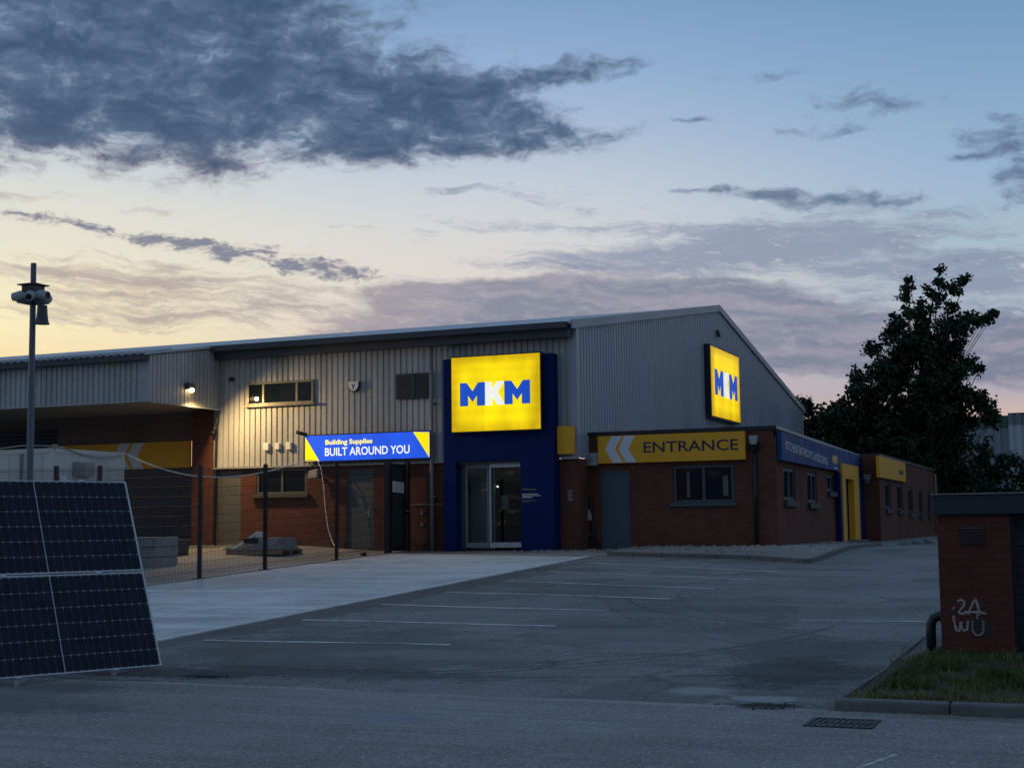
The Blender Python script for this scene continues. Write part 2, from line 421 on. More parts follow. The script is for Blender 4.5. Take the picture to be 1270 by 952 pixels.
# door glass one can look through
mt = bpy.data.materials.new('clear_door_glass'); mt.use_nodes = True
Nt = NT(mt.node_tree); mt.node_tree.nodes.clear()
tr = Nt.node('ShaderNodeBsdfTransparent'); tr.inputs[0].default_value = (.74, .80, .80, 1)
gl = Nt.node('ShaderNodeBsdfGlossy'); gl.inputs['Roughness'].default_value = .02
fr = Nt.node('ShaderNodeFresnel'); fr.inputs[0].default_value = 1.5
mx = Nt.node('ShaderNodeMixShader'); out = Nt.node('ShaderNodeOutputMaterial')
Nt.put(mx.inputs[0], Nt.m('ADD', fr.outputs[0], 0.03))
mt.node_tree.links.new(tr.outputs[0], mx.inputs[1]); mt.node_tree.links.new(gl.outputs[0], mx.inputs[2]); mt.node_tree.links.new(mx.outputs[0], out.inputs[0])
M_clear = mt
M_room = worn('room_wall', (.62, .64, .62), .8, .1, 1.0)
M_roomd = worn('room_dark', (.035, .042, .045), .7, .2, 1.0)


def litsign(name, c, s, vary=0.25, scale=(1.2, 1.2, .45), edge=None):
    """backlit sign face: LEDs behind the skin give it slightly uneven brightness"""
    m, N, b = mat(name, tuple(x * .8 for x in c[:3]), .35, 0, .4)
    t = N.node('ShaderNodeNewGeometry')
    n = N.noise(N.vm('MULTIPLY', t.outputs['Position'], scale), 1.4, 3.0, .5)
    b.inputs['Emission Color'].default_value = (*c[:3], 1)
    st_ = N.smooth(n, .3, .7, s * (1 - vary), s * (1 + vary * .25))
    if edge:
        # the lamps inside sit away from the rim, so the skin dims towards it; one joint where two skins meet
        g = N.sep(N.node('ShaderNodeTexCoord').outputs['Generated'])
        ga, gb = g[0 if edge == 'x' else 1], g[2]
        da = N.m('SUBTRACT', .5, N.m('ABSOLUTE', N.m('SUBTRACT', ga, .5))); db = N.m('SUBTRACT', .5, N.m('ABSOLUTE', N.m('SUBTRACT', gb, .5)))
        rim = N.m('MULTIPLY', N.smooth(da, 0.0, .16, .60, 1.0), N.smooth(db, 0.0, .16, .66, 1.0))
        rim = N.m('MAXIMUM', rim, .56)
        seam = N.smooth(N.m('ABSOLUTE', N.m('SUBTRACT', ga, .355)), .0, .035, .84, 1.0)
        rows = N.m('ADD', .955, N.m('MULTIPLY', N.m('SINE', N.m('MULTIPLY', gb, 44.0)), .045))
        st_ = N.m('MULTIPLY', st_, N.m('MULTIPLY', N.m('MULTIPLY', rim, seam), rows))
        N.put(b.inputs['Emission Color'], N.mix(N.smooth(rim, .6, 1.0), (c[0], c[1] * .86, c[2], 1), (*c[:3], 1)))
    N.put(b.inputs['Emission Strength'], st_)
    return m


M_ly = litsign('lit_yellow_face', lin(255, 222, 0), 1.04, edge='x')
M_lyg = litsign('lit_yellow_gable_face', lin(255, 218, 0), 1.02, .30, (1, 1.8, .12), edge='y')
M_lb = litsign('lit_blue_letter', lin(26, 78, 190), .85, .1)
M_lw = litsign('lit_white_letter', lin(238, 240, 232), .88, .1)
M_bb = litsign('lit_blue_banner', lin(36, 88, 226), .9, .15, (1.6, 1, .8))
M_by = litsign('lit_yellow_banner', lin(255, 228, 0), .95, .08)
M_bw = litsign('lit_white_text', lin(244, 248, 255), .95, .05)
M_bty = litsign('lit_cream_text', lin(255, 246, 120), .95, .05)
M_lamp = mat('lamp_glow', (1, .9, .7), .4, emit=(1.0, .66, .26), estr=9.0)[0]
M_led = mat('small_led', (1, 1, 1), .4, emit=(.9, .95, 1.0), estr=2.2)[0]

M_asph = ground_mat('asphalt', (.178, .180, .172), .34, .42, .85, streak_amt=.50, cracks=.75,
                    patches=[(-8.5, 15.3, 3.0, 1.9, (.085, .088, .088), .62), (-9.05, 13.1, .40, .16, (.006, .006, .006), .95), (-9.6, 13.2, 1.6, .45, (.030, .031, .033), .7), (-2.83, 12.60, .36, .15, (.006, .006, .006), .97), (-11.35, 22.0, .62, 10.0, (.075, .076, .074), .65),  # the near-black patches paint the dark inside the potholes
                             (-3.6, 13.25, .42, .30, (.34, .35, .35), .75), (-2.9, 12.95, .40, .18, (.36, .365, .36), .75), (-7.3, 15.2, 1.5, .5, (.24, .24, .235), .5),
                             (-5.4, 17.2, 1.6, .8, (.22, .22, .215), .5), (-3.0, 14.6, .9, 1.3, (.030, .033, .037), .7), (-7.9, 13.6, 2.4, .5, (.035, .037, .040), .6), (-4.6, 23.5, 1.3, .7, (.22, .22, .215), .45), (-3.3, 16.5, 1.0, 1.2, (.07, .072, .07), .5), (-8.6, 17.2, 1.2, .6, (.085, .087, .085), .5)],
                    arcs=[(-9.5, 19.5, 6.2, .05, -1.2, -.1, .9), (-9.5, 19.5, 6.45, .04, -1.1, -.25, .7), (-2.0, 24.0, 5.5, .06, -2.9, -1.9, .8), (-6.2, 14.6, .55, .03, -1.4, 1.0, .9), (-9.0, 30.0, 16.6, .07, -1.45, -.9, .7), (4.0, 26.0, 11.0, .08, -2.9, -2.1, .4), (4.0, 26.0, 12.2, .07, -2.85, -2.2, .3)])
M_road = ground_mat('road_concrete', (.250, .246, .232), .24, .36, .85, brush=(.35, 6.0, 1.0), streak_amt=.22,
                    patches=[(-5.6, 10.9, .45, .32, (.22, .24, .29), .7), (-6.05, 11.1, .22, .2, (.22, .235, .28), .6), (-9.8, 10.6, 1.8, .5, (.070, .073, .077), .5), (-4.0, 11.3, .35, .12, (.19, .195, .20), .5),
                             (-10.2, 12.0, 1.1, .5, (.11, .11, .105), .6), (-2.83, 12.46, .36, .13, (.006, .006, .006), .97), (-9.0, 12.53, 4.0, .05, (.40, .40, .38), .6), (-4.0, 12.45, 2.5, .06, (.38, .38, .37), .5), (-11.0, 11.3, 2.2, .5, (.16, .158, .15), .5)])  # thin pale patches paint the light caught on the raised road edge
M_apron = ground_mat('apron_concrete', (.56, .57, .56), .25, .16, .8, brush=(.12, 1.8, 1.0), streak_amt=.5, patches=[(-16.8, 20.6, .25, 5.0, (.36, .37, .37), .5), (-14.5, 24.0, 2.5, .4, (.40, .41, .41), .5), (-13.0, 18.3, 1.6, .3, (.38, .39, .39), .5), (-15.5, 29.0, 2.5, .5, (.42, .43, .43), .5)])
M_yard = ground_mat('yard_concrete', (.30, .28, .245), .2, .15, .9, streak_amt=.3)
M_path = ground_mat('dusty_path', (.25, .235, .21), .35, .4, .9)
M_gravel = ground_mat('gravel', (.235, .225, .205), .30, .75, .95)
M_slab = ground_mat('paved_slab', (.16, .16, .155), .2, .2, .9)

# worn road paint
m_, N_, b_ = mat('worn_line_paint', (.5, .5, .5), .75, 0, .3)
t_ = N_.node('ShaderNodeNewGeometry')
nn = N_.noise(t_.outputs['Position'], 5.0, 7.0, .75)
nm = N_.noise(t_.outputs['Position'], .7, 2.0, .5)
fade = N_.smooth(N_.m('ADD', N_.m('MULTIPLY', nn, .7), N_.m('MULTIPLY', nm, .3)), .36, .56)
N_.put(b_.inputs['Base Color'], N_.mix(fade, (.14, .142, .138, 1), (.62, .63, .61, 1)))
M_paint = m_

# solar cell face (object space: x along the row, y up the slope)
m_, N_, b_ = mat('solar_cells', (.006, .009, .022), .16, 0, .22)
t_ = N_.node('ShaderNodeTexCoord'); s_ = N_.sep(t_.outputs['Object'])


def gridline(v, off, pitch, half):
    fr_ = N_.m('FRACT', N_.m('DIVIDE', N_.m('SUBTRACT', v, off), pitch))
    d_ = N_.m('MULTIPLY', N_.m('SUBTRACT', .5, N_.m('ABSOLUTE', N_.m('SUBTRACT', fr_, .5))), pitch)
    return d_


dxg = gridline(s_[0], .034, .09209, 0)
dyg = gridline(N_.m('SUBTRACT', s_[1], N_.m('MULTIPLY', N_.m('GREATER_THAN', s_[1], 1.144), 1.154)), .0175, .183, 0)
lx = N_.m('LESS_THAN', dxg, .0022); ly = N_.m('LESS_THAN', dyg, .0030)
dia = N_.m('LESS_THAN', N_.m('ADD', dxg, dyg), .014)
nb_ = N_.noise(t_.outputs['Object'], 7.0, 4.0, .6)
cc = N_.mix(N_.smooth(nb_, .35, .7), (.004, .007, .018, 1), (.009, .014, .030, 1))
cc = N_.mix(N_.m('MULTIPLY', lx, .55), cc, (.10, .12, .15, 1))
cc = N_.mix(N_.m('MULTIPLY', ly, .85), cc, (.13, .15, .18, 1))
cc = N_.mix(dia, cc, (.22, .25, .28, 1))
N_.put(b_.inputs['Base Color'], cc)
N_.put(b_.inputs['Roughness'], N_.smooth(nb_, .3, .7, .10, .24))
M_cell = m_

# ------------------------------------------------------------------ mesh helpers
ORG = {}


class MB:
    def __init__(s):
        s.v = []; s.f = []; s.mi = []

    def add(s, verts, faces, mi=0):
        o = len(s.v)
        s.v += [tuple(p) for p in verts]
        s.f += [tuple(i + o for i in f) for f in faces]
        s.mi += [mi] * len(faces)
        return s

    def box(s, x0, x1, y0, y1, z0, z1, mi=0):
        return s.add([(x0, y0, z0), (x1, y0, z0), (x1, y1, z0), (x0, y1, z0), (x0, y0, z1), (x1, y0, z1), (x1, y1, z1), (x0, y1, z1)],
                     [(0, 3, 2, 1), (4, 5, 6, 7), (0, 1, 5, 4), (1, 2, 6, 5), (2, 3, 7, 6), (3, 0, 4, 7)], mi)

    def hexa(s, bot, top, mi=0):
        return s.add(list(bot) + list(top), [(3, 2, 1, 0), (4, 5, 6, 7), (0, 1, 5, 4), (1, 2, 6, 5), (2, 3, 7, 6), (3, 0, 4, 7)], mi)

    def prism(s, poly, o, X, Y, n, depth, mi=0):
        """polygon in the plane (o, X, Y) pushed back by depth along -n"""
        o = Vector(o); X = Vector(X); Y = Vector(Y); n = Vector(n)
        a = sum(poly[i][0] * poly[(i + 1) % len(poly)][1] - poly[(i + 1) % len(poly)][0] * poly[i][1] for i in range(len(poly)))
        if (a > 0) != (X.cross(Y).dot(n) > 0):
            poly = poly[::-1]
        k = len(poly)
        fr = [o + X * p[0] + Y * p[1] for p in poly]; bk = [p - n * depth for p in fr]
        return s.add(fr + bk, [tuple(range(k)), tuple(range(2 * k - 1, k - 1, -1))] + [(i, k + i, k + (i + 1) % k, (i + 1) % k) for i in range(k)], mi)

    def tube(s, pts, r, n=10, cap=True, mi=0):
        pts = [Vector(p) for p in pts]
        rs = r if isinstance(r, (list, tuple)) else [r] * len(pts)
        rings = []
        prev = None
        for i, p in enumerate(pts):
            d = (pts[min(i + 1, len(pts) - 1)] - pts[max(i - 1, 0)]).normalized()
            if prev is None:
                a = Vector((0, 0, 1)) if abs(d.z) < .9 else Vector((1, 0, 0))
                x = d.cross(a).normalized()
            else:
                x = (prev - d * prev.dot(d)).normalized()
            prev = x
            y = d.cross(x)
            rings.append([p + (x * math.cos(2 * math.pi * k / n) + y * math.sin(2 * math.pi * k / n)) * rs[i] for k in range(n)])
        V = [q for ring in rings for q in ring]
        F = [(i * n + k, i * n + (k + 1) % n, (i + 1) * n + (k + 1) % n, (i + 1) * n + k) for i in range(len(pts) - 1) for k in range(n)]
        if cap:
            F += [tuple(range(n - 1, -1, -1)), tuple(range((len(pts) - 1) * n, len(pts) * n))]
        return s.add(V, F, mi)


def build(name, mb, mats, parent=None, smooth=False, bevel=0.0, local=False):
    if not isinstance(mats, (list, tuple)):
        mats = [mats]
    o0 = Vector((0, 0, 0))
    if parent is not None and not local:
        o0 = ORG[parent.name]
    me = bpy.data.meshes.new(name)
    me.from_pydata([(p[0] - o0.x, p[1] - o0.y, p[2] - o0.z) for p in mb.v], [], mb.f)
    for m in mats:
        me.materials.append(m)
    if len(mats) > 1:
        me.polygons.foreach_set('material_index', mb.mi)
    if smooth:
        me.polygons.foreach_set('use_smooth', [True] * len(me.polygons))
    me.update()
    ob = bpy.data.objects.new(name, me)
    COL.objects.link(ob)
    if parent is not None:
        ob.parent = parent
    ORG[ob.name] = o0
    if bevel:
        b = ob.modifiers.new('bevel', 'BEVEL'); b.width = bevel; b.segments = 2; b.limit_method = 'ANGLE'
    return ob


def tag(o, label=None, cat=None, group=None, kind=None):
    if label: o['label'] = label
    if cat: o['category'] = cat
    if group: o['group'] = group
    if kind: o['kind'] = kind
    return o


def thing(name, label, cat, loc, group=None):
    o = bpy.data.objects.new(name, None)
    o.empty_display_size = .3
    o.location = loc
    COL.objects.link(o)
    ORG[o.name] = Vector(loc)
    return tag(o, label, cat, group)


def box(*a):
    return MB().box(*a)


def text_mb(s, w, h, o, X, Y, n, depth=.006, bold=0.0, mb=None, mi=0):
    """lettering fitted to w x h metres on the plane (o, X, Y)"""
    cu = bpy.data.curves.new('lettering', 'FONT')
    cu.body = s; cu.offset = bold; cu.resolution_u = 3
    ob = bpy.data.objects.new('lettering', cu)
    COL.objects.link(ob)
    bpy.context.view_layer.update()
    me = ob.evaluated_get(bpy.context.evaluated_depsgraph_get()).to_mesh()
    P = [tuple(v.co) for v in me.vertices]; F = [tuple(p.vertices) for p in me.polygons]
    bpy.data.objects.remove(ob); bpy.data.curves.remove(cu)
    x0 = min(p[0] for p in P); x1 = max(p[0] for p in P); y0 = min(p[1] for p in P); y1 = max(p[1] for p in P)
    o = Vector(o); X = Vector(X); Y = Vector(Y); n = Vector(n)
    mb = mb or MB()
    mb.add([o + X * ((p[0] - x0) / (x1 - x0) * w) + Y * ((p[1] - y0) / (y1 - y0) * h) + n * depth for p in P], F, mi)
    return mb


def walls(mb, axis, pos, face, a0, a1, z0, z1, holes=(), depth=.1, mi=0, zbot=None):
    """flat wall in plane x=pos or y=pos with rectangular holes and their reveals; face = outward sign"""
    cs = sorted({a0, a1, *[h[0] for h in holes], *[h[1] for h in holes]})
    zs = sorted({z0, z1, *[h[2] for h in holes], *[h[3] for h in holes]})
    pt = (lambda a, z, d=0: (a, pos - face * d, z)) if axis == 'y' else (lambda a, z, d=0: (pos - face * d, a, z))
    for i in range(len(cs) - 1):
        for j in range(len(zs) - 1):
            ca, cz = (cs[i] + cs[i + 1]) / 2, (zs[j] + zs[j + 1]) / 2
            if any(h[0] < ca < h[1] and h[2] < cz < h[3] for h in holes):
                continue
            mb.add([pt(cs[i], zs[j]), pt(cs[i + 1], zs[j]), pt(cs[i + 1], zs[j + 1]), pt(cs[i], zs[j + 1])], [(0, 1, 2, 3)], mi)
    for h in holes:
        for (p, q) in (((h[0], h[2]), (h[0], h[3])), ((h[0], h[3]), (h[1], h[3])), ((h[1], h[3]), (h[1], h[2])), ((h[1], h[2]), (h[0], h[2]))):
            mb.add([pt(*p), pt(*q), pt(*q, depth), pt(*p, depth)], [(0, 1, 2, 3)], mi)
    return mb


def clad(mb, axis, pos, face, a0, a1, zb, ztop, pitch=.19, flat=.70, depth=.035, mi=0):
    """box-rib metal sheeting; ztop is a function of the running coordinate; ribs are grooves cut into the face"""
    prof = []
    a = a0
    sl = pitch * .06
    while a < a1 - 1e-6:
        for d, off in ((0, 0), (pitch * flat, 0), (pitch * flat + sl, depth), (pitch - sl, depth)):
            if a + d < a1:
                prof.append((a + d, off))
        a += pitch
    prof.append((a1, 0))
    pt = (lambda a, z, d: (a, pos - face * d, z)) if axis == 'y' else (lambda a, z, d: (pos - face * d, a, z))
    V = []
    for a, d in prof:
        V += [pt(a, zb(a) if callable(zb) else zb, d), pt(a, ztop(a), d)]
    F = [(2 * i, 2 * i + 2, 2 * i + 3, 2 * i + 1) for i in range(len(prof) - 1)]
    return mb.add(V, F, mi)


def sm(t):
    t = min(1, max(0, t)); return t * t * (3 - 2 * t)


def gz(x, y):
    """height of the ground"""
    return min(.93, max(0, .04 * (y - 12.2))) + .17 * sm((-18.5 - x) / 3.5) * sm((y - 28) / 7)


def sheet(name, poly, off, m, step=.5, kind='structure'):
    """a ground surface cut to a convex outline, lying off metres above the ground sheet"""
    x0 = math.floor(min(p[0] for p in poly) / step) * step; x1 = math.ceil(max(p[0] for p in poly) / step) * step
    y0 = math.floor(min(p[1] for p in poly) / step) * step; y1 = math.ceil(max(p[1] for p in poly) / step) * step
    xs = [x0 + step * i for i in range(int(round((x1 - x0) / step)) + 1)]
    ys = sorted({*[round(y0 + step * i, 4) for i in range(int(round((y1 - y0) / step)) + 1)], *[b for b in (12.2, 35.45) if y0 < b < y1]})
    bm = bmesh.new()
    g = [[bm.verts.new((x, y, gz(x, y) + off)) for y in ys] for x in xs]
    for i in range(len(xs) - 1):
        for j in range(len(ys) - 1):
            bm.faces.new((g[i][j], g[i + 1][j], g[i + 1][j + 1], g[i][j + 1]))
    area = sum(poly[i][0] * poly[(i + 1) % len(poly)][1] - poly[(i + 1) % len(poly)][0] * poly[i][1] for i in range(len(poly)))
    P = poly if area > 0 else poly[::-1]
    for i in range(len(P)):
        a = Vector((*P[i], 0)); b = Vector((*P[(i + 1) % len(P)], 0)); d = b - a
        no = Vector((d.y, -d.x, 0))
        bmesh.ops.bisect_plane(bm, geom=bm.verts[:] + bm.edges[:] + bm.faces[:], plane_co=a, plane_no=no, clear_outer=True)
    me = bpy.data.meshes.new(name); bm.to_mesh(me); bm.free()
    me.materials.append(m)
    ob = bpy.data.objects.new(name, me); COL.objects.link(ob)
    ORG[ob.name] = Vector((0, 0, 0))
    if kind:
        ob['kind'] = kind
    return ob


XF = (1, 0, 0); ZU = (0, 0, 1); NF = (0, -1, 0)      # lettering on walls that face the camera
YS = (0, 1, 0); NS = (1, 0, 0)                        # lettering on walls that face right

# ------------------------------------------------------------------ ground
far = [-2500, -600, -200, -90]
gx = far + [-70 + .5 * i for i in range(0, 201)] + [45, 90, 200, 600, 2500]
gy = [-2500, -600, -200, -60, -20] + sorted({*[-10 + .5 * i for i in range(0, 121)], 12.2, 35.45}) + [55, 60, 70, 90, 140, 250, 600, 2500]
mb = MB()
ny = len(gy)
mb.v = [(x, y, gz(x, y)) for x in gx for y in gy]
mb.f = [(i * ny + j, (i + 1) * ny + j, (i + 1) * ny + j + 1, i * ny + j + 1) for i in range(len(gx) - 1) for j in range(ny - 1)]
mb.mi = [0] * len(mb.f)
tag(build('ground', mb, M_asph), kind='structure')
# concrete road in front (slightly broken edge towards the asphalt)
rnd = random.Random(4)
xs = [-70 + .25 * i for i in range(0, 521)]
mb = MB()
edge = [12.56 + .05 * math.sin(x * 1.3) + .035 * math.sin(x * 4.1 + 1) + .02 * rnd.uniform(-1, 1) - .03 * max(0, x + 8) * .6 for x in xs]
V = []
for x, e in zip(xs, edge):
    V += [(x, -14, .006), (x, 4, .006), (x, 9, .006), (x, 12.2, .006), (x, max(12.21, e), gz(x, max(12.21, e)) + .006)]
mb.add(V, [(5 * i + j, 5 * i + 5 + j, 5 * i + 6 + j, 5 * i + 1 + j) for i in range(len(xs) - 1) for j in range(4)])
tag(build('road', mb, M_road), kind='structure')
sheet('concrete_apron', [(-11.72, 15.2), (-11.62, 32.75), (-17.95, 34.45), (-18.05, 15.2)], .010, M_apron)
# raised pale edge strip of the apron
mb = MB()
for i in range(16):
    y0 = 15.2 + i * 1.1; y1 = y0 + 1.095
    mb.hexa([(-11.72, y0, gz(-11, y0) - .02), (-11.64, y0, gz(-11, y0) - .02), (-11.64, y1, gz(-11, y1) - .02), (-11.72, y1, gz(-11, y1) - .02)],
            [(-11.72, y0, gz(-11, y0) + .028), (-11.64, y0, gz(-11, y0) + .02), (-11.64, y1, gz(-11, y1) + .02), (-11.72, y1, gz(-11, y1) + .028)])
tag(build('edging_strip', mb, worn('pale_edge_concrete', (.62, .62, .60), .85, .25, 3.0)), kind='structure')
sheet('yard', [(-18.06, 8), (-18.06, 36.6), (-70, 36.6), (-70, 8)], .012, M_yard)
sheet('path', [(-18.0, 34.42), (-11.6, 32.76), (-11.3, 33.5), (-12.9, 36.7), (-18.0, 36.7)], .006, M_path)

# parking lines, hand painted and not quite parallel
L = [((-11.10, 16.00), (-7.55, 16.10)), ((-11.10, 18.52), (-6.98, 18.32)), ((-11.05, 20.90), (-6.91, 20.36)), ((-10.98, 23.27), (-6.54, 22.35)), ((-10.98, 25.70), (-6.30, 24.26)),
     ((-10.90, 28.08), (-6.05, 26.20)), ((-10.98, 30.75), (-5.97, 28.17))]
for (a, b) in L:
    mb = MB(); V = []
    for i in range(19):
        t = i / 18; x = a[0] + (b[0] - a[0]) * t; y = a[1] + (b[1] - a[1]) * t + .03 * math.sin(t * 6 + a[1])
        V += [(x, y - .055, gz(x, y - .055) + .005), (x, y + .055, gz(x, y + .055) + .005)]
    mb.add(V, [(2 * i, 2 * i + 2, 2 * i + 3, 2 * i + 1) for i in range(18)])
    tag(build('parking_line', mb, M_paint), kind='structure', group='white parking bay lines')
# a stray paint stroke on the road and a line to the right of the bays
mb = MB().hexa([(-1.62, 9.55, .0), (-1.58, 9.55, .0), (-1.40, 10.3, .0), (-1.44, 10.3, .0)], [(-1.62, 9.55, .011), (-1.58, 9.55, .011), (-1.40, 10.3, .011), (-1.44, 10.3, .011)])
tag(build('road_paint_mark', mb, M_paint), kind='structure')
mb = MB(); V = []
for i in range(15):
    t = i / 14; x = -3.9 + 1.8 * t; y = 19.45 + .06 * t
    V += [(x, y - .045, gz(x, y - .045) + .005), (x, y + .045, gz(x, y + .045) + .005)]
mb.add(V, [(2 * i, 2 * i + 2, 2 * i + 3, 2 * i + 1) for i in range(14)])
tag(build('parking_line', mb, M_paint), kind='structure', group='white parking bay lines')

# pavement with gravel bed and kerb in front of the low brick block
sheet('gravel_bed', [(-11.4, 33.52), (-7.42, 31.89), (-7.42, 36.58), (-11.4, 36.58)], .085, M_gravel)
sheet('path', [(-13.1, 33.95), (-11.25, 33.2), (-11.25, 36.59), (-12.9, 36.59)], .008, M_path)
sheet('gravel_bed', [(-7.42, 31.89), (-5.95, 30.62), (-5.95, 36.58), (-7.42, 36.58)], .085, M_gravel)
sheet('gravel_bed', [(-7.78, 36.58), (-5.95, 36.58), (-5.95, 41.0), (-7.78, 44.0)], .085, M_gravel)


def kerb_run(mb, pts, w=.125, h=.10, stone=.915):
    for (a, b) in zip(pts[:-1], pts[1:]):
        a = Vector((*a, 0)); b = Vector((*b, 0)); d = b - a; n = max(1, round(d.length / stone)); nrm = Vector((-d.y, d.x, 0)).normalized() * w
        for i in range(n):
            p = a + d * (i / n); q = a + d * ((i + 1) / n - .008 / d.length)
            c = [p, q, q + nrm, p + nrm]
            mb.hexa([(v.x, v.y, gz(v.x, v.y) - .05) for v in c], [(v.x, v.y, gz(v.x, v.y) + h) for v in c])
    return mb


mb = kerb_run(MB(), [(-11.4, 33.45), (-9.8, 32.78), (-7.45, 31.82), (-6.0, 30.55), (-5.82, 30.7), (-5.82, 41.0), (-7.0, 44.2)], .125, .10)
tag(build('kerb', mb, M_kerb, bevel=.012), kind='structure')

# ------------------------------------------------------------------ main building
U1 = -12.93
roofz = lambda y: 7.05 + (y - 35.45) * (2.60 / 15.85) if y < 51.3 else 9.65 - (y - 51.3) * (2.75 / 16.0)
B = thing('warehouse', 'long grey metal clad trade warehouse with brick base, canopy and lit yellow signs', 'warehouse', (-24, 45, .93))
# front cladding (with the groove sheet), canopy front and return
front = clad(MB(), 'y', 35.69, -1, -24.475, U1 - .16, 3.40, lambda x: 6.98, .185)
f_ob = build('front_cladding', front, M_clad, B)
build('drip_flashing', MB().box(-24.48, -16.80, 35.62, 35.74, 3.375, 3.42).box(-13.40, U1 + .02, 35.62, 35.74, 3.375, 3.42), M_trim, f_ob)
build('corner_flashing', MB().box(U1 - .17, U1 + .012, 35.66, 35.84, 3.42, 7.02), M_gable, f_ob)
cn = clad(MB(), 'y', 32.26, -1, -60, -24.62, 5.17, lambda x: 6.42, .185)
cn.add([(-24.62, 32.258, 5.17), (-24.26, 32.258, 5.17), (-24.26, 32.258, 6.45), (-24.62, 32.258, 6.45)], [(0, 1, 2, 3)])
clad(cn, 'x', -24.262, 1, 32.26, 35.66, 5.15, lambda y: min(roofz(y) - .10, 6.95), .185)
canopy = build('canopy_cladding', cn, M_clad, B)
build('canopy_soffit', MB().box(-60, -24.30, 32.30, 36.38, 5.19, 5.24), worn('soffit_board', (.30, .27, .24), .7, .15, 1.0), canopy)
build('canopy_edge_trim', MB().box(-60, -24.24, 32.21, 32.27, 5.135, 5.175).box(-24.27, -24.215, 32.27, 35.60, 5.12, 5.155), M_trim, canopy)
# gable wall
gb = clad(MB(), 'x', U1, 1, 35.84, 67.0, 3.40, lambda y: roofz(y) - .10, .24, .62, .03)
g_ob = build('gable_cladding', gb, M_gable, B)
vg = MB()
for (ya, yb) in ((35.3, 51.3), (51.3, 67.3)):
    za, zb = roofz(ya), roofz(yb)
    vg.hexa([(U1 + .005, ya, za - .20), (U1 + .06, ya, za - .20), (U1 + .06, yb, zb - .20), (U1 + .005, yb, zb - .20)],
            [(U1 + .005, ya, za + .04), (U1 + .06, ya, za + .04), (U1 + .06, yb, zb + .04), (U1 + .005, yb, zb + .04)])
build('verge_trim', vg, M_gable, g_ob)
# roof: front slope, canopy slope (corrugated edge), back slope
rf = MB()


def slope(x0, x1, y0, y1, t=.07):
    rf.hexa([(x0, y0, roofz(y0) - t), (x1, y0, roofz(y0) - t), (x1, y1, roofz(y1) - t), (x0, y1, roofz(y1) - t)],
            [(x0, y0, roofz(y0)), (x1, y0, roofz(y0)), (x1, y1, roofz(y1)), (x0, y1, roofz(y1))])


slope(-90, U1 + .05, 35.32, 51.3); slope(-90, U1 + .05, 51.3, 67.3); slope(-90, -24.2, 32.02, 35.318)
x = -60.0
while x < -24.3:                       # rounded sheet ends along the canopy eave
    rf.tube([(x, 31.90, roofz(31.90) + .0), (x, 33.4, roofz(33.4) + .0)], .055, 6)
    x += .26
r_ob = build('roof', rf, M_roof, B)
build('gutter', MB().box(-24.95, -13.02, 35.10, 35.36, 6.84, 7.0).box(-24.95, -13.02, 35.34, 35.64, 6.62, 6.90).box(-60, -24.27, 31.98, 32.24, 6.28, 6.44), M_fascia, r_ob)
# brick base with openings, and the pier beside the yard shutter
mb = walls(MB(), 'y', 35.76, -1, -24.45, U1 + .01, .6, 3.375, [(-24.40, -23.56, .9, 3.30), (-23.02, -21.32, 2.58, 3.34), (-20.00, -19.14, 1.02, 3.27), (-16.50, -14.55, .90, 3.37)], .12)
walls(mb, 'x', U1 + .01, 1, 35.76, 67, .6, 3.375)
br = build('brick_base', mb, M_brick, B)
build('brick_plinth', MB().box(-23.5, -20.05, 35.735, 35.76, .9, 1.22).box(-19.1, -16.95, 35.735, 35.76, .85, 1.17), brick('plinth_brick', (.085, .040, .032), (.11, .055, .043), (.09, .078, .070), .7), br)
mb = MB().box(-25.26, -24.452, 35.70, 36.5, .8, 5.16)
build('brick_pier', mb, M_brick, B)
walls(mb2 := MB(), 'y', 36.40, -1, -60, -25.24, .8, 5.20, [(-29.63, -25.75, .8, 4.315), (-44, -30.9, .8, 4.9)], .15)
build('yard_wall', mb2, M_brickd, B)
# roller shutter under the canopy, then a dark panel for the unlit void
mb = MB(); z = 1.10
while z < 3.40:
    prof = [(0.0, 36.535), (.006, 36.508), (.014, 36.500), (.284, 36.500), (.294, 36.506), (.301, 36.520), (.304, 36.535)]
    V = []
    for dz_, y_ in prof:
        V += [(-29.63, y_, z + dz_), (-25.75, y_, z + dz_)]
    mb.add(V, [(2 * k, 2 * k + 1, 2 * k + 3, 2 * k + 2) for k in range(6)])
    z += .305
build('shutter_or_void_panel', mb, mat('shutter_slats', (.022, .034, .046), .22, 0, .4)[0], B)
mb = MB(); z = 1.10
while z < 4.9:
    mb.add([(-44, 36.52, z), (-30.9, 36.52, z), (-30.9, 36.495, z + .06), (-44, 36.495, z + .06), (-44, 36.52, z + .12), (-30.9, 36.52, z + .12)], [(0, 1, 2, 3), (3, 2, 5, 4)])
    z += .12
build('shutter_or_void_panel', mb, M_fascia, B)  # added dark panel: shade of an open, deeper recess put into its colour


def flat_door(parent, name, x0, x1, z0, z1, y, m, handle=None, label=None):
    d = build(name, MB().box(x0 + .05, x1 - .05, y, y + .05, z0, z1 - .05), m, parent)
    build('door_frame', MB().box(x0, x0 + .05, y - .03, y + .06, z0, z1).box(x1 - .05, x1, y - .03, y + .06, z0, z1).box(x0 + .05, x1 - .05, y - .03, y + .06, z1 - .05, z1), m, d)
    if handle:
        hx, hz = handle
        build('handle', MB().box(hx - .02, hx + .02, y - .012, y, hz - .10, hz + .10).tube([(hx, y - .05, hz + .03), (hx - .13, y - .05, hz + .03)], .011, 8).tube([(hx, y - .05, hz + .03), (hx, y - .005, hz + .03)], .010, 8), M_steel, d)
    if label: d['label'] = label
    return d


